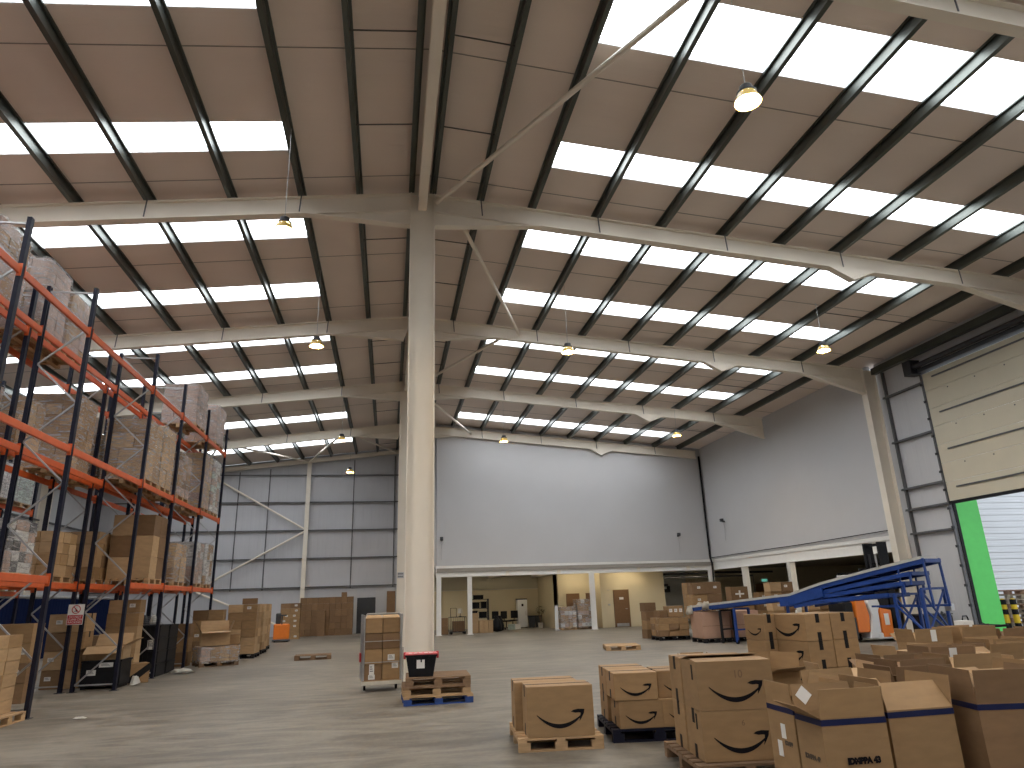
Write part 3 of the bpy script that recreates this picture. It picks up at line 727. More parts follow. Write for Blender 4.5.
def rack(xf, label, frames, skip=(), h=8.05, D=.87):
    r = thing('pallet_rack', label, 'rack', (xf, frames[0], 0))
    for y in frames:
        f = ob('upright_frame', lattice_mesh(h - .05, D), r, (0, y - frames[0], 0))
        ob('upright', upright_mesh(h), f, (0, 0, 0)); o = ob('upright', upright_mesh(h), f, (-D, 0, 0), (0, 0, PI))
    for b, (a, c) in enumerate(zip(frames, frames[1:])):
        for l, z in enumerate(LV):
            if (b, l) in skip: continue
            for side in (0, 1):
                o = ob('beam', beam_mesh(c - a), r, (0 if side == 0 else -D, a - frames[0], z))
                if side: o.rotation_euler = (0, 0, PI); o.location.y += c - a
    return r
rack(-6.05, 'tall navy and orange pallet rack facing the aisle', YF, skip={(2, 0)})
rack(-7.17, 'navy and orange pallet rack standing back to back behind the aisle rack', YF, skip=set())
rack(-10.9, 'third navy and orange pallet rack, beyond the back to back pair', YF[:-1], skip=set())
# prohibition sign on the frame
sg = thing('safety_sign', 'red and white prohibition sign fixed to the rack frame', 'sign', (-7.03, 17.9, 1.66), 0); sg.scale = (.85, 1, .85)
MB().box(-.2, .2, -.004, .004, -.26, .26).build('plate', 'paper', sg, .002)
MB().box(-.185, .185, -.007, -.004, -.245, -.01).build('red_panel', 'red', sg)
mb = MB()
for k in range(24):
    a, b = 2 * PI * k / 24, 2 * PI * (k + 1) / 24
    mb.bar((.10 * math.cos(a), -.006, .13 + .10 * math.sin(a)), (.10 * math.cos(b), -.006, .13 + .10 * math.sin(b)), .004, .022, up=(math.cos(a), 0, math.sin(a)))
mb.bar((-.07, -.006, .20), (.07, -.006, .06), .004, .02, up=(.7, 0, .7)); mb.build('symbol', 'red', sg)
mb = MB(); mb.lathe([(.022, 0), (.022, .004)], 10, (0, -.006, .17)).bar((-.02, -.0055, .15), (.02, -.0055, .10), .003, .03).bar((0, -.0055, .1), (-.035, -.0055, .075), .003, .018).bar((0, -.0055, .1), (.03, -.0055, .07), .003, .018)
mb.build('figure', 'print', sg)
for k, t in enumerate(('DO NOT', 'CLIMB ON', 'RACKING')):
    cu = bpy.data.curves.new('sign_text', 'FONT'); cu.body = t; cu.size = .075; cu.align_x = 'CENTER'; cu.extrude = .0005
    o = text_obj('sign_text', cu, 'paper', sg); o.location = (0, -.0075, -.085 - .068 * k); o.rotation_euler = (PI / 2, 0, 0)
LT = [z + .066 for z in LV]
def rl(row, lev, y, W, Hh, n, mats, lab, **k):
    x = {1: -6.60, 2: -7.71, 3: -11.34}[row]
    return load((x, y, LT[lev]), PI / 2, W, 1.04, Hh, n[0], n[1], n[2], mats, lab, **k)
K, KD, KL = 'kraft', 'kraft_dark', 'kraft_light'
rl(2, 2, 16.13, 1.0, 1.4, (3, 3, 6), ['mauve', 'mauve', K], 'cloudy stretch-wrapped mauve cartons on the top beams, second load of the wide bay')
rl(2, 2, 14.95, 1.1, 1.6, (3, 3, 7), ['mauve', 'mauve', K], 'cloudy stretch-wrapped mauve cartons on the top beams, first load of the wide bay')
rl(2, 2, 13.1, 1.15, 1.5, (3, 3, 6), ['mauve', K], 'cloudy stretch-wrapped cartons on the top beams, nearest load in view')
rl(1, 2, 22.75, 1.15, 1.25, (3, 3, 6), ['mauve'], 'pale mauve wrapped cartons on the top beams, in the bay before the far end')
rl(1, 2, 25.35, 1.2, 1.3, (3, 3, 6), ['mauve', 'kraft_pink'], 'wrapped cartons on the top beams at the far end of the aisle rack')
rl(2, 1, 14.85, 1.0, .95, (3, 3, 4), [K, KL, KL], 'wrapped yellowish cartons on the middle beams, near end of the wide bay')
rl(2, 1, 13.15, 1.1, .9, (3, 3, 4), [K, 'mauve'], 'wrapped brown cartons on the middle beams at the edge of view')
rl(2, 1, 17.3, 1.05, 1.7, (3, 3, 7), [K, K, KL], 'large wrapped carton load on the middle beams, far end of the wide bay')
rl(1, 1, 18.82, 1.1, 1.5, (2, 3, 4), [K, KL], 'tall tan carton load on the middle beams past the wide bay')
rl(1, 1, 19.98, 1.03, 1.62, (2, 3, 7), [KL], 'tallest pale carton load on the middle beams, past the wide bay')
rl(1, 1, 21.7, 1.2, 1.25, (3, 3, 5), [KD, K, 'mauve'], 'loosely wrapped dark cartons on the middle beams, second bay from the far end')
rl(1, 1, 24.2, 1.1, 1.75, (3, 3, 8), ['mauve', KL], 'tall wrapped cartons on the middle beams in the far end bay')
rl(1, 1, 25.5, 1.05, 1.8, (3, 3, 8), ['mint', 'mauve', 'pale_wrap'], 'tall pale green and white wrapped load on the middle beams at the far end')
rl(2, 0, 15.3, 1.1, 1.0, (4, 3, 5), ['pale_wrap', 'dark_grey', 'pale_wrap', 'dark_grey', 'mauve'], 'white and black printed cartons on the lowest beams of the wide bay')
rl(1, 0, 20.07, 1.05, 1.62, (2, 2, 3), [KD, KD, KL], 'large dark brown carton stack on the lowest beams beyond the red and white sign', wrap=False)
rl(1, 0, 22.2, 1.15, 1.05, (2, 3, 3), [KL, K], 'tan wrapped cartons on the lowest beams, second bay from the far end')
rl(1, 0, 24.2, 1.1, 1.25, (3, 3, 5), ['pale_wrap', 'mauve'], 'grey film-wrapped load on the lowest beams of the far end bay')
rl(1, 0, 25.5, 1.05, 1.3, (3, 3, 5), ['pale_wrap', K], 'grey film-wrapped load on the lowest beams at the far end')
rl(2, 0, 17.3, 1.05, .95, (3, 3, 4), [K, KL], 'brown cartons on the lowest beams of the rear rack in the wide bay', wrap=False)
rl(2, 0, 19.6, 1.15, 1.15, (3, 3, 4), [K, KL, KD], 'mixed brown cartons on the lowest beams of the rear rack behind the dark stack', wrap=False)
rl(2, 1, 18.9, 1.15, 1.1, (3, 3, 3), [KD, K], 'dark cartons on the middle beams of the rear rack')
rl(3, 1, 22.6, 1.15, 1.05, (4, 3, 5), ['mint'], 'pale green wrapped load on the middle beams of the third rack')
rl(3, 1, 21.35, 1.1, 1.0, (4, 3, 5), ['pale_wrap'], 'white wrapped load on the middle beams of the third rack')
rl(3, 0, 22.5, 1.15, 1.0, (4, 3, 4), ['pale_wrap', 'dark_grey'], 'black and white printed load on the lowest beams of the third rack')
rl(3, 0, 21.3, 1.05, .9, (4, 3, 4), ['pale_wrap', K], 'pale wrapped load on the lowest beams of the third rack')

# stock on the floor under the racks
pallet(1.0, 1.1, (-6.55, 13.4, 0), PI / 2, 'wooden pallet on the floor under the nearest rack bay')
stack(-6.66, 13.4, .145, 0, .44, .45, .205, 2, 2, 6, [KL, KL, K], 'under the nearest rack bay', paper=.2, jit=.02)
stack(-7.6, 19.25, .0, 0, .42, .5, .42, 2, 1, 4, [K, KD, KL], 'on the floor under the rear rack', tape='tape_black', paper=.6)
stack(-6.72, 20.2, .0, 0, .38, .4, .33, 2, 1, 6, [K, KL], 'in the tall floor stack past the sign', paper=.3)
stack(-7.6, 16.6, .0, 0, .42, .5, .38, 2, 1, 4, [K, KD], 'on the floor under the wide rear bay', paper=.5)
stack(-7.78, 22.2, .0, 0, .42, .5, .36, 2, 1, 3, [KD], 'on the floor behind the black crates', paper=.3)
c = thing('black_crate', 'low black crate under the tan open carton by the rack', 'crate', (-6.55, 18.85, 0), .03)
mb = MB(); mb.box(-.42, .42, -.38, .38, .06, .1).box(-.42, .42, -.38, -.35, .1, .62).box(-.42, .42, .35, .38, .1, .62).box(-.42, -.39, -.35, .35, .1, .62).box(.39, .42, -.35, .35, .1, .62).box(-.44, .44, -.4, .4, .58, .62)
mb.build('shell', 'black_plastic', c, .004)
for x in (-.34, .34): MB().box(x - .05, x + .05, -.36, .36, 0, .06).build('foot', 'black_plastic', c)
add_paper(c, .84, .76, 'front', -.2, .36, .2, .12); add_paper(c, .84, .76, 'front', .1, .52, .3, .1)
open_carton(.8, .6, .3, (-6.55, 18.85, .625), .05, 'wide tan carton lying open on the black crate', KL, (120, 60, 30, 110))
def crate(loc, label):
    def mk():
        mb = MB(); w, d, h = .29, .39, .32
        mb.box(-w, w, -d, d, 0, .02)
        for s in (-1, 1):
            mb.box(-w, w, s * d - .012, s * d + .012, .02, h).box(s * w - .012, s * w + .012, -d, d, .02, h)
            mb.box(-w - .02, w + .02, s * d - .025, s * d + .025, h - .03, h).box(s * w - .025, s * w + .025, -d, d, h - .03, h)
            for k in range(5): mb.box(-w + .1 + .115 * k, -w + .115 + .115 * k, s * d - .02, s * d + .02, .02, h)
        return mb.mesh('black_crate', 'black_plastic')
    return tag(ob('black_crate', cached('crate', mk), None, loc), label, 'crate')
n = 0
for i, x in enumerate((-6.38, -7.0)):
    for j, y in enumerate((21.4, 22.3)):
        for k in range(4):
            o = crate((x, y, .325 * k), 'black plastic crate in the dark stack under the rack, %s side %s row, %s layer' % (('aisle', 'wall')[i], ('near', 'far')[j], ORD[k]))
            if i == 0 and j == 0 and k == 2: add_paper(o, .6, .8, 'front', .1, .17, .16, .26)
stack(-6.66, 24.5, 0, 0, .5, .45, .42, 2, 1, 3, [KD, K], 'on the floor under the far end bay', paper=.2)
for i, (x, y, a, l) in enumerate(((-6.42, 21.3, .2, 'grey'), (-6.95, 22.3, -.3, 'dark'))):
    t = thing('wire_basket', '%s wire basket of oddments on top of the black crates' % l, 'basket', (x, y, 1.302), a)
    mb = MB()
    for k in range(5):
        z = .02 + .05 * k
        mb.tube([(-.22, -.18, z), (.22, -.18, z), (.22, .18, z), (-.22, .18, z), (-.22, -.18, z)], .005, 5)
    for k in range(6): mb.tube([(-.22 + .088 * k, -.18, .23), (-.22 + .088 * k, -.18, .02), (-.22 + .088 * k, .18, .02), (-.22 + .088 * k, .18, .23)], .004, 5)
    mb.build('wire', 'rail', t); MB().lathe([(.08, .0), (.1, .05), (.06, .2), (.03, .24)], 10, (.05, 0, .03)).build('oddment', 'paper' if i == 0 else 'dark_grey', t, smooth=True)
t = carton(.62, .5, .45, (-6.22, 19.72, .0), .5, 'torn brown carton leaning out under the rack upright', 'kraft', None)
MB().prism([(-.33, .02), (-.05, .01), (.36, .33), (.30, .46), (.0, .24)], 'y', -.262, -.255).build('black_film', 'tape_black', t)
tag(t, 'torn brown carton with a black film band beside the rack upright', 'box')
def film(name, loc, label, pts, seed, hgt):
    rnd = random.Random(seed); mb = MB(); n = 12
    c = mb.bm.verts.new((0, 0, hgt))
    r1 = []; r2 = []
    for k in range(n):
        a = 2 * PI * k / n; q = rnd.uniform(.6, 1.0)
        r1.append(mb.bm.verts.new((pts[0] * .55 * q * math.cos(a), pts[1] * .55 * q * math.sin(a), hgt * rnd.uniform(.35, 1.1))))
        r2.append(mb.bm.verts.new((pts[0] * q * math.cos(a), pts[1] * q * math.sin(a), .004 + rnd.uniform(0, hgt * .2))))
    for k in range(n):
        j = (k + 1) % n
        mb.bm.faces.new((c, r1[k], r1[j])); mb.bm.faces.new((r1[k], r2[k], r2[j], r1[j]))
    bmesh.ops.solidify(mb.bm, geom=mb.bm.faces[:], thickness=.003)
    return tag(mb.build(name, 'paper', smooth=True), label, 'litter') , loc
for nm, loc, lab, pts, sd, hg in (('plastic_film', (-5.62, 21.75, .01), 'crumpled white plastic film on the floor by the black crates', (.45, .35, 0), 3, .12),
                                  ('plastic_film', (-5.95, 19.0, .01), 'small white plastic scrap below the torn carton', (.12, .28, 0), 5, .2),
                                  ('paper_scrap', (-5.06, 13.65, .004), 'white paper scrap alone on the concrete floor', (.14, .09, 0), 8, .03)):
    o, l = film(nm, loc, lab, pts, sd, hg); o.location = l
# low wrapped pallet with an upturned open carton, in front of the far rack bay
w_ = load((-5.3, 24.25, 0), .42, 1.15, 1.1, .42, 4, 4, 1, [K, KL, 'mauve'], 'low round wrapped pallet of cartons at the far end of the rack', pm='wood_dark')
open_carton(.85, .55, .42, (-5.38, 24.25, .585), .3, 'tan carton with wide open flaps on the low wrapped pallet', KL, (95, 20, 15, 30), fl=.32)
carton(.3, .3, .3, (-4.86, 24.62, .585), .2, 'small carton with a white label beside the wide open carton', K)
stack(-6.0, 26.0, 0, 0, .48, .45, .33, 2, 1, 5, [KD, K], 'in the stack beyond the low wrapped pallet', paper=.1)
for q, (x, y, cols) in enumerate(((-5.05, 27.1, 2), (-5.15, 29.2, 2), (-5.38, 31.4, 2))):
    nm = ('nearest', 'middle', 'farthest')[q]
    pallet(1.0, 1.1, (x, y, 0), 0, 'dark pallet under the %s of the three tall carton stacks past the rack' % nm, 'black_plastic', name='plastic_pallet')
    stack(x, y, .145, 0, .48, .5, .275, cols, 2, 6, [KL, K], 'in the %s tall stack past the rack' % nm, paper=.15, skip={(0, 1, 0), (0, 1, 1), (0, 1, 2)})
carton(.5, .4, .2, (-4.95, 27.3, 1.80), .1, 'single flat carton on top of the nearest tall stack past the rack', KD)
stack(-5.15, 40.1, 0, 0, .5, .5, .26, 2, 1, 7, [K, KD], 'in the labelled stack before the gable block', paper=.7)
stack(-3.5, 42.9, 0, 0, .325, .42, .35, 9, 1, 6, [KD], 'of the wide gable block', tape='tape_brown', jit=.008)
carton(.3, .4, .25, (-2.55, 42.9, 2.10), 0, 'single brown carton on top of the wide gable block', KD, 'tape_brown')
carton(.45, .45, 1.35, (-3.75, 42.4, .0), 0, 'narrow tall brown carton standing in front of the gable block', KD)
tag(carton(.5, .35, 2.35, (.15, 43.6, 0), 0, 'tall slim brown carton leaning by the far column', KD), None)
# orange pallet truck
t = thing('pallet_truck', 'small orange electric pallet truck in front of the labelled cartons', 'truck', (-5.2, 37.4, 0), .15)
MB().box(-.38, .38, -.3, .3, .12, .85).build('body', 'truck_orange', t, .05)
MB().box(-.42, .42, -.34, .34, .05, .13).build('base', 'rail', t, .02)
for x in (-.2, .2): MB().box(x - .09, x + .09, .3, 1.4, .06, .12).build('fork', 'rail', t)
mb = MB(); mb.tube([(0, -.25, .8), (0, -.4, 1.25)], .03, 8).tube([(-.2, -.4, 1.25), (.2, -.4, 1.25)], .03, 8); mb.build('tiller', 'dark_grey', t)
MB().box(-.3, -.05, -.05, .2, .85, 1.35).build('battery_cover', 'dark_grey', t, .03)
for x in (-.3, .3): MB().prism([(.07 * math.cos(a), .07 + .07 * math.sin(a)) for a in [2 * PI * k / 12 for k in range(12)]], 'x', x - .03, x + .03).build('wheel', 'black_plastic', t)
pallet(1.15, .8, (-2.4, 24.9, 0), .06, 'dark weathered pallet lying alone on the open floor', 'wood_dark')
# blue sheeted fence behind the racks
t = thing('sheeted_fence', 'dark blue sheeted fence with a grey top rail behind the racks', 'fence', (-13.2, 0, 0))
MB().box(-.03, .03, 12, 38, .05, 2.25).build('sheeting', 'blue_board', t); MB().tube([(0, 12, 2.32), (0, 38, 2.32)], .06, 8).build('top_rail', 'galv', t)
for k in range(9): MB().box(-.1, -.03, 12.2 + 3.2 * k, 12.3 + 3.2 * k, 0, 2.3).build('post', 'galv', t)

# ------------------------------------------------------------------ roll cage by the central column
t = thing('roll_cage', 'galvanised roll cage of labelled cartons beside the big column', 'cage', (-.13, 15.5, 0), .09)
mb = MB()
for x in (-.37, .37): mb.tube([(x, -.38, .2), (x, -.38, 1.40), (x * .88, -.38, 1.48), (x * .88, -.38, 1.48)], .016, 8)
mb.tube([(-.33, -.38, 1.48), (.33, -.38, 1.48)], .016, 8)
for z in (.55, .95): mb.tube([(-.37, -.38, z), (.37, -.38, z)], .008, 6)
mb.build('front_gate', 'galv', t)
for s in (-1, 1):
    mb = MB(); mb.tube([(s * .39, -.38, .2), (s * .39, -.38, 1.46), (s * .39, .38, 1.46), (s * .39, .38, .2)], .016, 8)
    for k in range(6): mb.tube([(s * .39, -.3 + .12 * k, .2), (s * .39, -.3 + .12 * k, 1.46)], .006, 6)
    for z in (.5, .9, 1.3): mb.tube([(s * .39, -.38, z), (s * .39, .38, z)], .006, 6)
    mb.build('side_frame', 'galv', t)
MB().box(-.39, .39, -.4, .4, .17, .21).build('deck', 'wood', t)
MB().box(-.4, .4, -.41, -.39, .13, .2).build('bumper', 'cloth', t)
for x in (-.32, .32):
    for y in (-.32, .32):
        MB().prism([(.065 * math.cos(a), .065 + .065 * math.sin(a)) for a in [2 * PI * k / 14 for k in range(14)]], 'x', x - .02, x + .02).build('caster', 'black_plastic', t)
        MB().box(x - .03, x + .03, y - .02, y + .02, .13, .17).build('caster_fork', 'galv', t)
MB().box(-.44, -.405, -.1, .1, .55, .72).build('red_bracket', 'red', t)
MB().box(.41, .43, .1, .3, 1.1, 1.4).build('yellow_panel', 'yellow', t)
c9, s9 = math.cos(.09), math.sin(.09)
for i in range(2):
    for k in range(4):
        for j in range(2):
            u, v = -.178 + .356 * i, -.18 + .36 * j
            o = carton(.345, .345, .29, (-.13 + c9 * u - s9 * v, 15.5 + s9 * u + c9 * v, .215 + .297 * k), .09 + random.uniform(-.01, .01),
                       'brown carton inside the roll cage, %s column, %s layer, %s' % (ORD1[i], ORD[k], ('at the gate', 'at the back')[j]), K if random.random() < .6 else KD)
            if j == 0 and (i, k) == (0, 0): add_paper(o, .345, .345, 'front', -.03, .2, .1, .2); add_paper(o, .345, .345, 'front', -.03, .06, .13, .09)
            if j == 0 and (i, k) == (1, 0): add_paper(o, .345, .345, 'front', .08, .26, .13, .1)
            if j == 0 and (i, k) == (1, 1): add_paper(o, .345, .345, 'front', .0, .12, .14, .11)
            if k == 3: ob('flap', flap_mesh(.33, .16, KL), o, (0, -.165, 0.288), (math.radians(-70), 0, 0))
# pallets and tub in front of the column
pallet(1.2, 1.0, (.88, 13.36, 0), .02, 'blue painted pallet at the bottom of the stack before the big column', 'wood', 'blue_pallet')
pallet(1.17, 1.0, (.86, 13.38, .146), .0, 'plain wooden pallet in the middle of the stack before the big column', 'wood_dark', 'wood')
pallet(1.13, 1.0, (.90, 13.40, .292), -.03, 'brown wooden pallet on top of the stack before the big column', 'wood_dark')
t = thing('storage_tub', 'black plastic tub with a red and white littered lid on the pallet stack', 'tub', (.6, 13.2, .438), -.04)
mb = MB()
def rr(w, d, z): return [(-w, -d, z), (w, -d, z), (w, d, z), (-w, d, z)]
R_ = [[mb.bm.verts.new(p) for p in rr(*q)] for q in ((.21, .15, 0), (.265, .19, .33), (.28, .205, .33), (.28, .205, .36))]
mb.bm.faces.new(R_[0][::-1]); mb.bm.faces.new(R_[-1])
for p, q in zip(R_, R_[1:]):
    for k in range(4): mb.bm.faces.new((p[k], p[(k + 1) % 4], q[(k + 1) % 4], q[k]))
for x in (-.14, 0, .14): mb.box(x - .012, x + .012, -.215, -.17, .24, .33)
mb.build('body', 'black_plastic', t, .004)
MB().box(-.29, .29, -.215, .215, .36, .385).build('lid', 'pink_lid', t, .008)
for s in (-1, 1): MB().box(s * .29 - .02, s * .29 + .02, -.07, .07, .29, .4).build('clip', 'red', t, .006)
MB().box(-.08, .06, -.196, -.188, .14, .28).build('paper_label', 'paper', t)
mb = MB()
for k in range(5): mb.box(-.22 + .09 * k, -.16 + .09 * k, -.16 + .04 * (k % 3), -.08 + .04 * (k % 3), .385, .39)
mb.build('paper_scraps', 'paper', t)
# ------------------------------------------------------------------ cartons with the printed smile on the near pallets
S = (.79, .5, .545)
pallet(1.0, 1.2, (2.06, 9.17, 0), -.08, 'pale wooden pallet under the two big smile cartons in the open floor')
o = carton(*S, (2.04, 8.83, .146), -.075, 'big smile carton at the front of its pallet on the open floor', K, 'tape_black', True, 'front')
o = carton(*S, (1.99, 9.36, .146), -.085, 'big carton standing behind the smile carton on the same pale pallet', K, 'tape_black', True)
pallet(1.15, 1.2, (3.35, 9.3, 0), -.13, 'dark navy plastic pallet under the small smile cartons', 'navy', 'navy', name='plastic_pallet')
Q = (.54, .56, .312)
lay = {(0, 0): ((3.06, 9.02), 'front column nearest the big carton pair'), (1, 0): ((3.64, 8.96), 'front column beside the twin carton tower'), (0, 1): ((3.14, 9.61), 'rear column nearest the open floor')}
for (i, j), ((x, y), nm) in lay.items():
    for k in range(2):
        dx = (.07 if k == 0 and i == 0 and j == 0 else 0); dy = .10 if (i == 1 and k == 1) else 0
        carton(*Q, (x + dx * .6, y + dy, .146 + .315 * k), -.13, 'small smile carton on the dark navy pallet, %s, %s' % (nm, ('lower', 'upper')[k]), K, 'tape_black', True, 'front')
pallet(1.0, 1.2, (3.46, 7.32, 0), -.11, 'worn wooden pallet under the twin tower of large smile cartons', 'wood_dark')
T = (.76, .5, .445)
for k, (lab, txt) in enumerate((('lower large smile carton of the twin tower in the foreground', '6'), ('upper large smile carton of the twin tower, pencilled 10, lid lifting', '10'))):
    if k == 0: o = carton(*T, (3.41, 7.06, .146), -.11, lab, K, 'tape_black', True, 'front')
    else:
        o = open_carton(*T, (3.41, 7.06, .594), -.11, lab, K, (-87, -110, -80, -112), fl=.25, name='cardboard_box'); add_smile(o, *T); o['category'] = 'box'
    add_text(o, T[0], T[1], 'front', .03, .29 if k else .31, txt, .1 if k else .07, 'pencil')
    add_paper(o, T[0], T[1], 'left', .1, .34, .045, .14, m='tape_black')
for k in range(2):
    carton(.76, .42, .445, (3.465, 7.56, .146 + .448 * k), -.11, '%s carton hidden behind the twin tower, same pallet' % ('lower', 'upper')[k], K, 'tape_black', True)
# ------------------------------------------------------------------ big open cartons with blue tape
GB_ = .055
b_ = open_carton(.53, .36, .77, (3.47, 5.32, 0), -.03, 'big open carton with blue tape and two white labels behind it, nearest the tower', K, (4, 6, 12, 62), fl=.2, belt=GB_)
b_['label'] = 'big blue-taped open carton printed 43, its front flap standing upright'
add_text(b_, .53, .38, 'front', .03, .455, 'IDMPPA 43', .056, 'print', .0045); add_text(b_, .53, .38, 'left', .0, .46, 'IDMPPA 43', .044, 'print_brown', .004)
a_ = open_carton(.5, .42, .78, (3.5, 5.80, 0), -.02, 'big blue-taped open carton with white labels, behind the one printed 43', K, (5, 8, -70, 3), fl=.175, belt=GB_)
add_paper(a_, .5, .42, 'left', .02, .58, .07, .11); add_paper(a_, .5, .42, 'left', -.06, .44, .07, .12); ob('paper_label', cached(('paper', .1, .1, 'paper'), lambda: MB().box(-.05, .05, -.0015, 0, -.05, .05).mesh('paper_label', 'paper')), max((c for c in b_.children if c.name.startswith('flap')), key=lambda c: c.location.y), (.16, .0052, .115), (0, .75, 0))
add_text(a_, .5, .42, 'left', .08, .48, 'IDMPP', .042, 'print_brown', .004)
c_ = open_carton(.6, .5, .77, (4.14, 5.52, 0), .03, 'big blue-taped open carton with its front flap folded inward', K, (-38, 8, 100, 8), fl=.23, belt=GB_)
d_ = open_carton(.62, .58, .80, (4.93, 5.40, 0), -.17, 'big blue-taped open carton with two tall flaps at the edge of view', KD, (3, 12, 100, 2), fl=.24, belt=GB_)
e_ = carton(.5, .44, .78, (3.98, 8.25, 0), .15, 'closed carton with black tape across its lid, behind the blue-taped cartons', K, 'tape_black')
OC = [(4.3, 6.4, .6, .46, .74, .06, K, (98, 8, 10, -20), 'behind the carton with the folded flap'), (5.1, 6.55, .6, .46, .76, -.06, KD, (5, -70, -60, 8), 'behind the tall flaps'), (5.9, 6.45, .6, .46, .76, .05, K, (95, 8, 60, -60), 'farthest along the second row'),
      (4.95, 7.45, .52, .44, .76, -.2, KL, (92, 10, -80, 12), 'its pale flaps spread flat, before the smile block'), (5.8, 7.45, .6, .46, .76, .06, KD, (3, 8, 95, 5), 'third row, with an upright front flap'), (6.58, 7.5, .6, .46, .78, -.08, K, (5, -60, 90, 8), 'third row, one flap folded in'), (7.4, 7.55, .6, .46, .74, .06, KL, (92, 8, -75, 10), 'third row, front flap spread'),
      (6.35, 8.45, .6, .46, .78, .08, KD, (2, 10, 98, 8), 'fourth row, next to the smile block'), (7.15, 8.5, .6, .46, .84, -.1, KD, (6, 10, 10, 2), 'fourth row, a taped seam on its flap'), (7.98, 8.55, .6, .46, .84, .05, K, (10, 8, 95, -65), 'fourth row, pale flap folded in'), (8.78, 8.6, .6, .46, .78, -.05, KL, (95, 10, 20, 8), 'end of the fourth row'),
      (4.95, 9.0, .6, .5, .80, .3, K, (70, 10, 0, 20), 'alone between the twin tower and the smile block'), (7.45, 9.6, .6, .48, .92, .1, KL, (92, 8, -75, 12), 'fifth row, pale flaps spread wide'), (8.3, 9.6, .64, .48, .90, -.06, KD, (4, 8, 95, 8), 'fifth row, taped seam facing the room'), (9.15, 9.7, .64, .48, .94, .04, K, (7, 8, 4, 10), 'fifth row, tall flaps'), (9.98, 9.7, .6, .48, .86, .1, KL, (95, 10, 95, 8), 'end of the fifth row'),
      (8.95, 10.95, .68, .48, 1.04, -.04, K, (3, 6, 95, 8), 'last row, tall flaps with pale tape'), (9.85, 11.0, .68, .48, 1.04, .04, K, (5, 8, 8, 6), 'last row, second from its near end'), (10.75, 11.1, .6, .48, .98, -.08, KD, (6, 8, 95, 8), 'end of the last row'),
      (4.72, 10.9, .42, .38, .55, .1, KL, (6, 12, 3, 10), 'small, beyond the lone open carton'), (5.15, 11.75, .42, .38, .55, -.2, KL, (2, 10, 8, 12), 'small, behind the set-back end of the smile block')]
for i, (x, y, w, d, h, rz, m, fl, nm) in enumerate(OC):
    fl = tuple(-48 if i_ == 0 and q_ > 85 else 55 if i_ == 2 and q_ > 85 else q_ for i_, q_ in enumerate(fl))
    h -= (.02 if y < 7 else .06 if y < 8 else .12) if y < 9.3 else (.26 if h > .85 else .2 if h > .75 else .06)
    o = open_carton(w, d, round(h, 3), (x, y, 0), rz, 'open brown carton, ' + nm, m, fl, fl=.22)
    if 'tape' in nm:
        fp = min((c for c in o.children if c.name.startswith('flap')), key=lambda c: c.location.y)
        MB().box(-.05, .05, -.0055, -.0032, .02, .20).build('tape', 'paper', fp)
carton(.32, .3, .3, (10.9, 10.3, .0), .1, 'small pale carton tucked among the last open cartons', 'kraft_pink')
tag(carton(.24, .22, .24, (10.85, 12.15, .78), .1, 'white carton standing above the last row of open cartons', 'paper'), None)
carton(.5, .45, .775, (10.85, 12.15, 0), .1, 'brown carton under the small white one', KD)
# smile block
Z7 = -math.radians(79); B = (.79, .5, .39)
pallet(1.04, 1.0, (6.70, 10.62, 0), Z7 + PI / 2, 'wooden pallet under the turned smile carton block'); pallet(.26, .5, (5.95, 10.97, 0), Z7 + PI / 2, 'wooden pallet under the set-back end of the smile carton block')
for (x, y), nm in (((6.45, 10.56), 'middle column'), ((6.95, 10.657), 'column nearest the truck'), ((5.99, 10.96), 'set-back column')):
    for k in range(3):
        o = carton(*(B if nm[0] != 's' else (.46, .24, .39)), (x, y, .146 + .393 * k), Z7, 'smile carton turned sideways in the three-high block, %s, %s' % (nm, ('bottom', 'middle', 'top')[k]), K, 'tape_black', True, 'front')
# ------------------------------------------------------------------ middle distance, dock side
pallet(1.1, 1.15, (7.55, 22.95, 0), -.2, 'pale empty pallet alone in the middle of the floor')
pallet(1.2, 1.0, (10.7, 26.45, 0), -.05, 'black pallet under the sagging carton pile', 'black_plastic', name='plastic_pallet')
stack(10.7, 26.45, .145, -.05, .385, .48, .22, 3, 2, 3, [K, K, KD], 'in the sagging pile on the open floor', tape='tape_brown', paper=.2, jit=.04)
for k in range(2):
    o = carton(.62, .5, .40, (10.93, 26.5 + .12 * k, .815), -.02, 'carton with three white labels on the sagging pile', K) if k == 0 else None
    if o:
        for u in (-.2, 0, .2): add_paper(o, .62, .5, 'front', u, .24, .12, .12)
stack(10.35, 27.7, 0, .2, .5, .4, .34, 1, 1, 4, [KD, K], 'leaning beside the sagging pile', jit=.06)
carton(.36, .34, .26, (10.35, 26.35, .815), .3, 'small skewed carton between the labelled carton and the leaning ones', KD)
film('plastic_film', None, 'tuft of pale wrapping film at the edge of the sagging pile', (.22, .2), 11, .35)[0].location = (11.5, 26.3, .0)
pallet(1.3, 1.1, (13.3, 28.9, 0), 0, 'wooden pallet under the tall stack behind the conveyor tip', 'wood_dark')
stack(13.3, 28.9, .145, 0, .66, .52, .49, 2, 2, 4, [K, KD, K], 'in the tall stack behind the conveyor tip', tape='tape_brown', paper=.5, skip={(0, 1, 0), (1, 1, 0)}, jit=.03)
for k, x in enumerate((11.35, 12.47)):
    pallet(1.05, 1.0, (x, 24.25, 0), 0, 'black pallet under the %s pinkish crate by the conveyor' % ('first', 'second')[k], 'black_plastic', name='plastic_pallet')
    o = carton(1.02, .95, .88, (x, 24.25, .146), 0, '%s large plain pinkish carton crate behind the conveyor legs' % ('first', 'second')[k], 'kraft_pink')
    MB().box(-.52, .52, -.485, -.4755, .4, .42).build('strap', 'tape_brown', o)
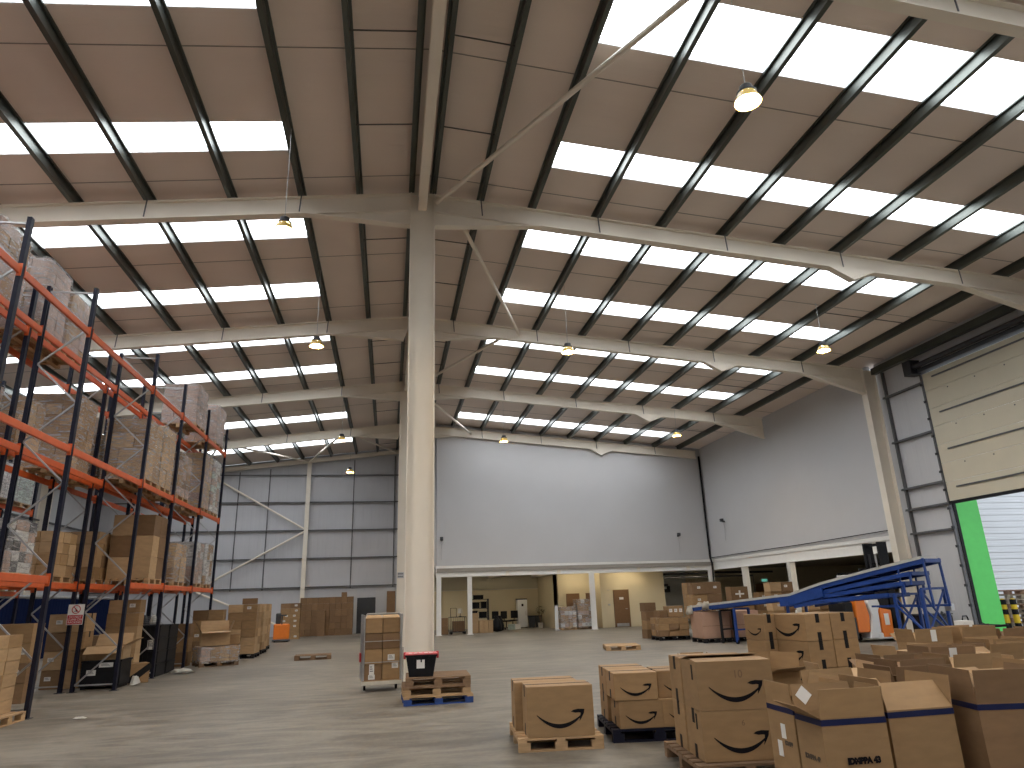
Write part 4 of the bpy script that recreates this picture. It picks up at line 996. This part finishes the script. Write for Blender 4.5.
for k in range(4):
    pallet(1.1, 1.0, (13.75 + .02 * k, 24.7, .146 * k), .03 * k, '%s pale pallet in the empty stack beside the pinkish crates' % ORD[k], 'wood' if k > 1 else 'wood_dark')
pallet(1.2, 1.1, (16.2, 31.2, 0), 0, 'pallet under the carton marked with a white tape cross', 'wood_dark')
stack(16.2, 31.2, .145, 0, .56, .5, .36, 2, 1, 3, [K, KD], 'below the carton with the white tape cross', paper=.4)
o = carton(.85, .55, .66, (16.1, 31.2, 1.226), 0, 'tall brown carton with a white tape cross under the far corner beam', KD)
MB().box(-.22, .22, -.279, -.276, .30, .37).build('tape', 'paper', o); MB().box(-.04, .04, -.281, -.279, .18, .49).build('tape', 'paper', o)
stack(17.15, 31.0, 0, .05, .44, .5, .40, 1, 1, 4, [KD, K], 'next to the carton with the tape cross', paper=.8)
for q, (x, y, rows, nm) in enumerate(((15.9, 27.2, 5, 'first mixed stack under the upper wall beyond the conveyor'), (17.0, 26.4, 4, 'second mixed stack behind the orange truck'))):
    pallet(1.1, 1.1, (x, y, 0), 0, 'pallet under the ' + nm, 'wood_dark')
    stack(x, y, .145, 0, .5, .5, .37, 2, 1, rows, [K, KD, KL], 'in the ' + nm.split(' under')[0].split(' behind')[0] + (' under the upper wall' if q == 0 else ' by the truck'), paper=.5, jit=.05)
stack(19.8, 29.5, 0, 0, .55, .5, .40, 3, 1, 4, [KD, K], 'in the dim side bay', paper=.3, jit=.04)
stack(20.6, 25.2, 0, 0, .55, .5, .40, 2, 1, 3, [KD, K], 'in the dim side bay near its end', paper=.3, jit=.04)
# exit sign and door of the side bay
ex = thing('exit_sign', 'glowing green exit sign above the brown door in the side bay', 'sign', (24.2, 42.97, 2.3)); ex.scale = (.65, 1, .65)
MB().box(-.32, .32, -.05, 0, -.14, .14).build('housing', 'truck_white', ex); MB().box(-.3, .3, -.055, -.05, -.12, .12).build('panel', 'exit', ex)
mb = MB(); mb.bar((.02, -.058, 0), (.2, -.058, 0), .004, .03).prism([(.2, -.06), (.27, 0), (.2, .06)], 'y', -.06, -.056)
mb.bar((-.16, -.058, .05), (-.13, -.058, -.02), .004, .035).bar((-.13, -.058, -.02), (-.19, -.058, -.08), .004, .02).bar((-.13, -.058, -.02), (-.08, -.058, -.08), .004, .02).lathe([(.018, -.002), (.018, .002)], 8, (-.15, -.058, .075))
mb.build('symbol', 'paper', ex)
door(3, 23.6, 24.6, 43.0, 2.02, 'brown door under the green exit sign in the side bay', 'brown_door', False)
t = thing('wall_heater', 'black boxy heater on the grey recess wall past the office corner', 'heater', (16.95, 42.58, 1.75))
MB().box(-.42, .42, -.35, 0, 0, .38).build('housing', 'black_plastic', t, .03); MB().box(-.2, .15, -.4, -.351, .2, .34).build('label_plate', 'paper', t); MB().box(-.4, .4, -.06, .0, .38, .5).build('bracket', 'steel_dark', t)
for k, (x, z) in enumerate(((12.05, 1.15), (12.05, 1.95))):
    s_ = tag(MB().box(x - .06, x + .06, 38.17, 38.2, z, z + (.09 if k == 0 else .03)).build('wall_switch', 'galv', bevel=.004), ('grey switch plate', 'slim grey plate')[k] + ' on the cream wall beside the brown door', 'switch')
# notices with tiny unreadable print
t = thing('column_notice', 'two rows of small dark print on the second central column', 'notice', (.47, 29.33, 2.72))
mb = MB()
for r in range(2):
    for k in range(5): mb.box(-.11 + .045 * k, -.078 + .045 * k, -.013, -.010, -.06 + .11 * (1 - r), .0 + .11 * (1 - r))
MB().box(-.13, .13, -.010, -.008, -.09, .14).build('plate', 'plaster', t); mb.build('print_rows', 'rail', t)

# ------------------------------------------------------------------ telescopic conveyor
cv = thing('conveyor', 'long blue telescopic belt conveyor rising towards the dock door', 'conveyor', (14.1, 16.4, 0), math.atan2(8.5, -2.97))
ZP = [(-.5, 2.44), (0, 2.36), (1.5, 2.11), (3.2, 1.80), (4.4, 1.50), (9.2, 1.14)]
def ZL(x):
    for (a, za), (b, zb_) in zip(ZP, ZP[1:]):
        if x <= b: return za + (zb_ - za) * (x - a) / (b - a)
    return ZP[-1][1]
def rail_(mb, x0, x1, y, dz0, dz1, w=.05, h=.12):
    xs = [x0] + [p[0] for p in ZP if x0 + .05 < p[0] < x1 - .05] + [x1]
    for a, b in zip(xs, xs[1:]):
        da, db = (dz0 + (dz1 - dz0) * (q - x0) / (x1 - x0) for q in (a, b))
        mb.bar((a, y, ZL(a) - da), (b, y, ZL(b) - db), w, h)
st = [(0, 9.0, .0, .0, .36), (.4, 4.6, .24, .14, .40), (.6, 4.4, .45, .22, .44), (1.1, 4.2, .66, .30, .48)]
for k, (x0, x1, d0, d1, y) in enumerate(st):
    mb = MB()
    for s in (-1, 1): rail_(mb, x0, x1, s * y, d0 + .06, d1 + .06, .045, .11 if k else .13)
    mb.bar((x0, -y, ZL(x0) - d0 - .06), (x0, y, ZL(x0) - d0 - .06), .06, .1)
    n_ = 5
    for j in range(1, n_):
        x = x0 + (x1 - x0) * j / n_; d = d0 + (d1 - d0) * j / n_
        mb.bar((x, -y, ZL(x) - d - .08), (x, y, ZL(x) - d - .08), .05, .05)
    if k < 3:
        x = x0 + .03; low = (1.15 if k == 0 else ZL(x) - d0 - .34)
        for s in (-1, 1): mb.bar((x, s * y, ZL(x) - d0), (x - (.05 if k == 0 else 0), s * y, low), .05, .05)
    if k == 0:
        for s in (-1, 1): mb.bar((-.02, s * y, 1.17), (1.7, s * y, 1.17), .045, .05); mb.bar((.75, s * y, ZL(.75) - .05), (.75, s * y, 1.17), .04, .04)
    mb.build('boom' if k == 0 else 'telescopic_stage', 'blue_paint', cv)
    if k:
        mb = MB(); x0_, x1_ = x0 + .1, x1 - .1
        rail_(mb, x0_, x1_, 0, d0 + .02, d1 + .02, 2 * y - .12, .02); mb.build('stage_bed', 'rail', cv)
mb = MB(); rail_(mb, .06, 8.98, 0, -.03, -.03, .80, .07); mb.build('belt', 'belt', cv)
for x in (.05, 8.97): MB().tube([(x, -.33, ZL(x) - .04), (x, .33, ZL(x) - .04)], .05, 12).build('end_roller', 'galv', cv)
mb = MB()
for s in (-1, 1): rail_(mb, 3.1, 4.7, s * .50, .24, .16, .04, .26)
mb.bar((3.2, -.5, ZL(3.2) - .34), (3.2, .5, ZL(3.2) - .34), .06, .06).bar((4.6, -.5, ZL(4.6) - .24), (4.6, .5, ZL(4.6) - .24), .06, .06)
mb.build('knuckle_housing', 'blue_paint', cv)
def legs(x, y, m, xb, name='leg_frame'):
    f = None; mb = MB(); zt = ZL(x) - (.74 if x < 3 else .2)
    mb.bar((x, -y, zt), (x, y, zt), .06, .06).bar((x, -y, .45), (x, y, .45), .05, .05)
    if xb: mb.bar((x, -y, .5), (x, y, zt - .05), .04, .04).bar((x, y, .5), (x, -y, zt - .05), .04, .04)
    f = mb.build(name, m, cv)
    for s in (-1, 1): MB().bar((x, s * y, .06), (x, s * y, zt), .07, .07, up=(1, 0, 0)).build('leg', m, f)
    for s in (-1, 1): MB().prism([(x + .07 * math.cos(a), .07 + .07 * math.sin(a)) for a in [2 * PI * k / 12 for k in range(12)]], 'y', s * y - .025, s * y + .025).build('caster', 'black_plastic', f)
legs(.15, .5, 'blue_paint', True); legs(.9, .5, 'blue_paint', True); legs(4.5, .42, 'blue_paint', False); legs(6.8, .34, 'blue_paint', False); legs(7.5, .3, 'black_plastic', False)
mb = MB()
for s in (-1, 1): mb.bar((.15, s * .5, .45), (.9, s * .5, 1.2), .045, .045).bar((.15, s * .5, .16), (.9, s * .5, .16), .08, .08)
mb.bar((.15, -.5, .16), (.15, .5, .16), .06, .06).bar((.9, -.5, .16), (.9, .5, .16), .06, .06); mb.build('base_frame', 'blue_paint', cv)
MB().box(.02, .2, -.62, -.45, 1.02, 1.2).build('control_box', 'galv', cv, .01)
MB().tube([(.5, -.5, .6), (.3, -.7, .9), (.45, -.75, 1.0), (.6, -.6, .55)], .03, 8).build('hose', 'rail', cv)
ca, sa = math.cos(cv.rotation_euler.z), math.sin(cv.rotation_euler.z)
for k, (u, v, dz) in enumerate(((8.95, -.2, .0), (8.8, .42, -.25), (8.0, .42, -.15), (9.05, .25, -.2))):
    o, l = film('cloth_rag', None, 'pale cloth rag at the low tip of the blue conveyor, %s' % ('lying on the belt', 'hanging at its side', 'hanging further up the side', 'hanging over the roller')[k], (.2, .14), 20 + k, .16 if k == 0 else .30)
    o.data.materials[0] = M['cloth']; o.location = (14.1 + ca * u - sa * v, 16.4 + sa * u + ca * v, ZL(u) + dz + (.03 if k == 0 else -.02))
# ------------------------------------------------------------------ orange and white reach truck
tk = thing('reach_truck', 'orange and white reach truck with a tall black mast behind the conveyor', 'forklift', (15.62, 21.45, 0), 0)
MB().box(-.15, 1.15, -.55, .55, .08, .27).build('chassis', 'truck_white', tk, .03)
MB().prism([(-.78, .30), (-.36, .30), (-.30, .8), (-.40, 1.28), (-.72, 1.28), (-.78, .9)], 'y', -.5, .5).build('side_panel', 'truck_orange', tk, .02)
MB().prism([(-.42, .10), (.0, .10), (.02, .95), (.12, 1.12), (.05, 1.33), (-.22, 1.36), (-.36, 1.2), (-.24, .8)], 'y', -.54, .54).build('hood', 'truck_white', tk, .03)
MB().prism([(.03, .13), (.42, .13), (.46, .95), (.05, 1.03)], 'y', -.56, .52).build('battery_door', 'truck_orange', tk, .02)
MB().box(.16, .32, -.575, -.562, .5, .85).build('label_plate', 'paper', tk)
mb = MB()
mb.bar((-.62, -.48, 1.28), (-.48, -.48, 2.1), .16, .07, up=(1, 0, 0)).bar((-.62, .48, 1.28), (-.48, .48, 2.1), .16, .07, up=(1, 0, 0)); mb.bar((-.48, -.5, 2.1), (-.48, .5, 2.1), .1, .08)
mb.build('guard_leg', 'truck_white', tk)
mb = MB()
for s in (-.45, -.15, .15, .45): mb.bar((-.5, s, 2.12), (.35, s, 2.12), .05, .05)
mb.box(-.53, -.46, -.5, .5, 2.09, 2.16).box(.3, .38, -.5, .5, 2.09, 2.16); mb.build('overhead_guard', 'black_plastic', tk)
MB().box(-1.15, -.8, -.45, .4, .75, 1.25).build('seat', 'black_plastic', tk, .05)
MB().box(-1.2, -.78, -.5, .5, .1, .76).build('step_housing', 'dark_grey', tk, .03)
for nm, xo, h, th in (('outer_mast', .42, 2.3, .18), ('inner_mast', .70, 3.12, .16)):
    m_ = MB()
    for s in (-1, 1): m_.box(xo - th, xo + th, s * .36 - .045, s * .36 + .045, .15, h)
    for z in (h - .12, h - .75, h * .35): m_.box(xo - .03, xo + .03, -.36, .36, z, z + .09)
    m_ = m_.build(nm, 'black_plastic', tk)
for s in (-1, 1): MB().tube([(.56, s * .16, .3), (.56, s * .16, 2.75)], .035, 10).build('lift_cylinder', 'galv' if s < 0 else 'steel_dark', tk)
MB().box(.84, .88, -.4, .4, .3, .85).build('carriage', 'black_plastic', tk)
for s in (-1, 1): MB().box(.87, 1.2, s * .24 - .06, s * .24 + .06, .28, .32).build('fork', 'steel_dark', tk)
for x, y in ((1.0, -.5), (1.0, .5), (-.5, 0)): MB().prism([(x + .13 * math.cos(a), .13 + .13 * math.sin(a)) for a in [2 * PI * k / 16 for k in range(16)]], 'y', y - .06, y + .06).build('wheel', 'black_plastic', tk)
hb = thing('safety_helmet', 'white helmet with a green band on the black truck seat', 'helmet', (14.67, 21.25, 1.253))
MB().lathe([(.17, 0), (.165, .03), (.14, .04), (.135, .10), (.11, .17), (.05, .21), (.01, .22)], 18).build('shell', 'truck_white', hb, smooth=True)
MB().lathe([(.142, .045), (.144, .05), (.140, .09), (.136, .095)], 18).build('band', 'green', hb, smooth=True)
# ------------------------------------------------------------------ by the dock door
t = thing('black_cabinet', 'low black cabinet against the wall beside the dock door', 'cabinet', (17.05, 20.35, 0), .0)
MB().box(-.5, .5, -.3, .3, .06, .78).build('body', 'black_plastic', t, .02); MB().box(-.52, .52, -.32, .32, .78, .81).build('top', 'dark_grey', t)
for s in (-1, 1):
    d = MB().box(s * .25 - .235, s * .25 + .235, -.32, -.301, .1, .75).build('door', 'dark_grey', t); MB().box(s * .06 - .01, s * .06 + .01, -.34, -.321, .4, .5).build('handle', 'galv', d)
for s in (-1, 1): MB().box(s * .42 - .04, s * .42 + .04, -.25, .25, 0, .06).build('foot', 'black_plastic', t)
t = thing('trolley', 'lime green trolley with a black hoop handle below the dock wall', 'trolley', (17.45, 19.45, 0), .4)
MB().tube([(-.16, 0, .2), (-.17, 0, .66), (-.12, 0, .74), (.12, 0, .74), (.17, 0, .66), (.16, 0, .2)], .022, 8).build('handle', 'black_plastic', t)
MB().box(-.2, .2, -.35, .05, .12, .32).build('body', 'lime', t, .04); MB().box(-.08, .08, -.025, .01, .48, .56).build('badge', 'dark_grey', t)
for s in (-1, 1): MB().prism([(.07 * math.cos(a), .07 + .07 * math.sin(a)) for a in [2 * PI * k / 12 for k in range(12)]], 'x', s * .22 - .02, s * .22 + .02).build('wheel', 'black_plastic', t)
t = thing('hose_reel', 'low black hoop and grey reel beside the lime green trolley', 'reel', (17.5, 18.85, 0), .2)
MB().tube([(-.25, 0, .1), (-.2, 0, .42), (-.05, 0, .56), (.12, 0, .5), (.2, 0, .42)], .018, 8).build('hoop', 'black_plastic', t)
MB().prism([(.16 * math.cos(a), .22 + .16 * math.sin(a)) for a in [2 * PI * k / 20 for k in range(20)]], 'y', -.12, .1).build('drum', 'galv', t); MB().box(-.26, .24, -.14, .14, 0, .06).build('base', 'dark_grey', t)
t = thing('tube_stand', 'black tubular stand among the last open cartons', 'stand', (12.1, 12.9, 0), .2)
mb = MB(); mb.tube([(-.35, -.2, 0), (-.2, -.2, .86), (.25, -.2, .86), (.4, -.2, 0)], .025, 8).tube([(-.35, .2, 0), (-.2, .2, .86), (.25, .2, .86), (.4, .2, 0)], .025, 8); mb.build('leg_frame', 'black_plastic', t)
mb = MB()
for k in range(5): mb.tube([(-.2 + .11 * k, -.2, .86), (-.2 + .11 * k, .2, .86)], .018, 6)
mb.tube([(-.22, -.2, .86), (.27, -.2, .86)], .025, 8).tube([(-.22, .2, .86), (.27, .2, .86)], .025, 8); mb.build('top_bar', 'black_plastic', t)
# outside the door
for k in range(10):
    pallet(1.2, 1.0, (20.75, 20.55, -.02 + .146 * k), PI / 2 + random.uniform(-.03, .03), 'pallet outside the dock door, %s in its stack' % ORD[k], 'wood_pale' if k % 3 else 'kraft_pink')
for k, (x, y) in enumerate(((19.6, 20.15), (19.78, 19.95))):
    t = thing('bollard', 'yellow and black banded bollard outside the dock door, %s the pallet stack' % ('farther from', 'nearer')[k], 'bollard', (x, y, -.02))
    MB().lathe([(.09, 0), (.09, 1.15), (.06, 1.2), (.01, 1.21)], 16).build('post', 'yellow', t, smooth=False)
    for z in (.30, .72, 1.02): MB().lathe([(.0915, z), (.0915, z + .16)], 16).build('black_band', 'black_plastic', t)

# ------------------------------------------------------------------ far undercroft
stack(2.85, 38.1, 0, 0, .5, .45, .41, 1, 1, 2, [KD], 'just inside the undercroft by the first post', tape='tape_black')
t = thing('wire_trolley', 'dark wire trolley between the first two undercroft posts', 'trolley', (3.6, 37.9, 0), .05)
mb = MB()
for y in (-.3, .3): mb.tube([(-.42, y, .12), (-.42, y, .85), (.42, y, .85), (.42, y, .12), (-.42, y, .12)], .018, 6)
for k in range(8): mb.tube([(-.36 + .1 * k, -.3, .12), (-.36 + .1 * k, -.3, .85)], .008, 5)
for z in (.12, .85):
    for x in (-.42, 0, .42): mb.tube([(x, -.3, z), (x, .3, z)], .014, 6)
mb.build('basket', 'steel_dark', t); MB().tube([(-.40, -.3, .85), (-.40, -.3, 1.3), (-.1, -.3, 1.3), (-.1, -.3, .85)], .018, 6).build('handle', 'steel_dark', t)
for x in (-.35, .35):
    for y in (-.25, .25): MB().prism([(x + .06 * math.cos(a), .06 + .06 * math.sin(a)) for a in [2 * PI * k / 10 for k in range(10)]], 'y', y - .02, y + .02).build('caster', 'black_plastic', t)
carton(.6, .45, .5, (3.65, 37.9, .142), .05, 'dark carton inside the wire trolley', KD)
t = thing('table_lamp', 'pale cream drum lamp standing on the wire trolley load', 'lamp', (3.75, 37.9, .868)); t.scale = (.8, .8, .8); MB().lathe([(.1, 0), (.1, .02), (.02, .04), (.02, .22)], 12).build('base', 'dark_grey', t); MB().lathe([(.17, .2), (.13, .5)], 16).build('shade', 'cloth', t)
t = thing('shelving', 'dark shelving unit of black tubs behind the pale wooden crates', 'shelf', (5.0, 40.2, 0))
for x in (-.55, .55):
    for y in (-.22, .22): MB().box(x - .025, x + .025, y - .025, y + .025, 0, 1.72).build('post', 'steel_dark', t)
for z in (.2, .7, 1.2, 1.68): MB().box(-.57, .57, -.25, .25, z, z + .03).build('shelf_board', 'steel_dark', t)
for k, (x, z, w, h) in enumerate(((-.3, .232, .4, .34), (.22, .232, .45, .3), (-.28, .732, .42, .36), (.25, .732, .4, .3), (-.2, 1.232, .5, .32), (.3, 1.232, .3, .34), (.0, 1.712, .55, .22))):
    o = MB().box(-w / 2, w / 2, -.18, .18, 0, h * .85).box(-w / 2 - .015, w / 2 + .015, -.195, .195, h * .85, h).build('black_tub', 'black_plastic', bevel=.01); o.location = (5.0 + x, 40.2, z)
    tag(o, 'black lidded tub on the dark shelving, %s board, %s' % (('lowest', 'lowest', 'second', 'second', 'third', 'third', 'top')[k], ('by the posts', 'by the chairs', 'by the posts', 'by the chairs', 'by the posts', 'by the chairs', 'alone')[k]), 'tub')
carton(.36, .4, 1.0, (4.55, 38.3, .0), .04, 'tall tan crate beside the second undercroft post', KL)
for k in range(3): carton(.24, .4, .62, (4.9 + .25 * k, 38.3, .0), .0, 'pale upright wooden-looking crate in the row by the tall tan one, %s' % ORD1[k], KL)
for k, (x, y, s) in enumerate(((5.85, 39.0, .42), (6.1, 39.6, .36))):
    rnd = random.Random(k); o = MB().lathe([(.05, 0), (s * .62, .05), (s * .68, .3), (s * .5, .55), (.12, .68), (.08, .74), (.14, .8)], 12).build('refuse_sack', 'black_plastic', smooth=True)
    for v in o.data.vertices: v.co += Vector((rnd.uniform(-.02, .02), rnd.uniform(-.02, .02), 0))
    o.location = (x, y, 0); tag(o, 'black tied sack on the undercroft floor, %s the pale crates' % ('next to', 'behind')[k], 'sack')
def chair(x, y, rz, label):
    t = thing('office_chair', label, 'chair', (x, y, 0), rz)
    MB().box(-.24, .24, -.23, .23, .42, .5).build('seat', 'black_plastic', t, .03); MB().box(-.23, .23, .2, .26, .58, 1.0).build('backrest', 'black_plastic', t, .02)
    MB().bar((0, .1, .42), (0, .24, .62), .05, .02).build('back_stem', 'steel_dark', t); MB().tube([(0, 0, .1), (0, 0, .42)], .03, 8).build('column', 'steel_dark', t)
    mb = MB()
    for k in range(5): a = 2 * PI * k / 5; mb.bar((0, 0, .11), (.27 * math.cos(a), .27 * math.sin(a), .07), .04, .03)
    b = mb.build('base', 'steel_dark', t)
    for k in range(5): a = 2 * PI * k / 5; MB().lathe([(.03, 0), (.03, .055)], 8, (.27 * math.cos(a), .27 * math.sin(a), 0)).build('caster', 'black_plastic', b)
chair(6.75, 41.2, .5, 'black office chair in the undercroft clutter, nearest the white cabinet'); chair(7.25, 41.9, -.6, 'black office chair half behind the other one'); chair(6.35, 42.0, 2.4, 'black office chair with its back turned in the undercroft clutter')
carton(.35, .3, .28, (7.3, 40.9, 0), .3, 'small pale box on the floor between the chairs', 'paper'); carton(.4, .35, .3, (6.9, 40.4, 0), -.2, 'grey green box in front of the office chairs', 'mint')
t = thing('tall_cabinet', 'tall white cabinet with a small black square at the undercroft back wall', 'cabinet', (7.95, 42.7, 0))
MB().box(-.29, .29, -.28, .28, .04, 1.6).build('body', 'truck_white', t, .01); d = MB().box(-.28, .28, -.30, -.282, .06, 1.58).build('door', 'truck_white', t); MB().box(.18, .2, -.33, -.301, .7, .95).build('handle', 'galv', d)
MB().box(-.06, .06, -.305, -.3005, 1.22, 1.36).build('black_square', 'print', d); MB().box(-.27, .27, -.26, .26, 0, .04).build('plinth', 'dark_grey', t); MB().box(-.3, .3, -.28, .28, 1.6, 1.66).build('dark_top', 'dark_grey', t)
for k in range(2):
    t = thing('wheelie_bin', 'dark blue black bin right of the tall white cabinet, %s the plant' % ('farther from', 'closer to')[k], 'bin', (8.48 + .42 * k, 42.4 + .1 * k, 0)); mb = MB()
    R_ = [[mb.bm.verts.new(p) for p in rr(*q)] for q in ((.15, .17, .03), (.19, .22, .62))]
    mb.bm.faces.new(R_[0][::-1]); mb.bm.faces.new(R_[1])
    for j in range(4): mb.bm.faces.new((R_[0][j], R_[0][(j + 1) % 4], R_[1][(j + 1) % 4], R_[1][j]))
    mb.build('body', 'dark_grey', t, .01); MB().box(-.2, .2, -.24, .24, .62, .67).build('lid', 'black_plastic', t, .01)
    for s in (-1, 1): MB().lathe([(.03, 0), (.03, .03)], 8, (s * .1, .1, 0)).build('foot', 'black_plastic', t)
t = thing('potted_plant', 'dark leafy potted plant beside the cream office corner', 'plant', (8.72, 41.0, 0))
MB().lathe([(.12, 0), (.16, .28), (.17, .3), (.14, .3), (.13, .26)], 14).build('pot', 'cloth', t)
mb = MB(); rnd = random.Random(4)
for k in range(70):
    a, e, q = rnd.uniform(0, 2 * PI), rnd.uniform(.1, 1.4), rnd.uniform(.15, .36)
    c = Vector((math.cos(a) * math.cos(e) * q, math.sin(a) * math.cos(e) * q, .75 + math.sin(e) * q * 1.2)); d = Vector((math.cos(a + rnd.uniform(-1, 1)), math.sin(a), rnd.uniform(-.4, .5))).normalized(); s = d.cross(Vector((0, 0, 1))).normalized() * .035
    mb.bm.faces.new([mb.bm.verts.new(p) for p in (c, c + d * .07 + s, c + d * .17, c + d * .07 - s)])
tag(mb.build('foliage', 'plant', t), None, None, None, 'stuff')
mb = MB()
for k in range(6): a = k * 1.05; mb.tube([(0, 0, .26), (.05 * math.cos(a), .05 * math.sin(a), .6), (.18 * math.cos(a), .18 * math.sin(a), .95)], .01, 5)
mb.build('stem', 'wood_dark', t)
t = thing('notice_board', 'narrow white free-standing board beside the shorter wrapped pallet', 'board', (8.86, 37.5, 0)); MB().box(-.09, .09, -.02, .02, .05, 1.25).build('panel', 'truck_white', t); MB().box(-.12, .12, -.2, .2, 0, .05).build('base', 'galv', t)
PW = [K, 'pale_wrap', KD, 'mauve', K]
load((9.49, 37.75, 0), 0, .85, .8, 1.02, 4, 3, 5, PW, 'shorter wrapped pallet of small cartons before the brown hatch', jit=.02)
load((10.45, 37.85, 0), 0, .88, .8, 1.38, 4, 3, 7, PW, 'taller wrapped pallet of small cartons beside the undercroft post', jit=.02, pm='wood_dark')
M['reflector'] = mat('amber_reflector', (.80, .55, .16), .4, var=.02)  # amber colour stands in for the yellow halo around each lamp
# ------------------------------------------------------------------ lamps, daylight, view
LAMPS = [(5.0, 7.5, 'over the dock side, closest'), (5.0, 18.1, 'over the dock side between the near frames'), (5.0, 29.8, 'over the dock side, in front of the far white wall'),
         (12.7, 17.3, 'close to the dock door eaves'), (12.7, 28.4, 'near the far white corner'),
         (-2.1, 12.0, 'on the rack side, closest'), (-2.1, 18.2, 'on the rack side between the near frames'), (-2.15, 29.8, 'on the rack side near the gable braces'), (-2.2, 37.6, 'on the rack side in front of the far gable')]
for x, y, nm in LAMPS + [(12.7, 6, 'added unseen over the dock side, overhead of the viewpoint'), (5.0, -4, 'added unseen behind the viewpoint on the dock side'), (-2.1, 0, 'added unseen behind the viewpoint on the rack side'), (12.7, -5, 'added unseen behind the viewpoint near the eaves')]:  # the extra lamps are unseen, added to brighten surfaces facing the viewpoint
    t = thing('high_bay_lamp', 'lit yellow high bay lamp ' + nm, 'lamp', (x, y, 8.5), 0, 'high bay lamps')
    MB().lathe([(.05, .26), (.09, .25), (.10, .17), (.14, .15), (.14, .12)], 20).build('housing', 'dark_grey', t, smooth=False)
    mb = MB(); n_ = 24
    P_ = [[mb.bm.verts.new((r * math.cos(2 * PI * k / n_), r * math.sin(2 * PI * k / n_), z)) for k in range(n_)] for r, z in ((.12, .12), (.19, -.03), (.195, -.03), (.13, .125))]
    for u, v in zip(P_, P_[1:]):
        for k in range(n_): mb.bm.faces.new((u[k], u[(k + 1) % n_], v[(k + 1) % n_], v[k]))
    mb.build('reflector', 'reflector', t)  # skirt added around the lens to carry the halo colour
    MB().lathe([(.06, .03), (.12, .05), (.14, .10), (.12, .13)], 20).build('lens', 'lamp', t)
    MB().tube([(0, 0, .24), (0, 0, zr(x) - 8.5 + .02)], .006, 6).build('wire', 'galv', t)
for k, (x0, x1, y) in enumerate(((3.2, 4.7, 40.6), (6.4, 7.9, 40.6), (9.8, 11.2, 38.6), (12.4, 13.9, 37.25), (16, 17.4, 38.2), (18.0, 19.4, 35.0), (18.0, 19.4, 31.2), (18.0, 19.4, 27.4), (18, 19.4, 24))):  # unseen battens added to brighten the undercroft and the side bay
    t = thing('batten_lamp', 'added unseen batten lamp under the undercroft soffit, %s along from the columns' % (ORD1 + ['eleventh'])[k], 'lamp', ((x0 + x1) / 2, y, 3.02))
    if 4 < k < 9: t.rotation_euler = (0, 0, PI / 2)
    MB().box(-.75, .75, -.05, .05, .04, .08).build('housing', 'truck_white', t)
    MB().box(-.74, .74, -.04, .04, .0, .04).build('diffuser', 'batten', t)
w = bpy.data.worlds.new('overcast_sky'); sc.world = w; w.use_nodes = True
bg = w.node_tree.nodes['Background']; bg.inputs['Color'].default_value = (.86, .92, 1, 1); bg.inputs['Strength'].default_value = 1.55
sc.view_settings.view_transform = 'Standard'; sc.view_settings.look = 'None'; sc.view_settings.gamma = 1; sc.view_settings.use_curve_mapping = False
sc.view_settings.exposure = 0.10
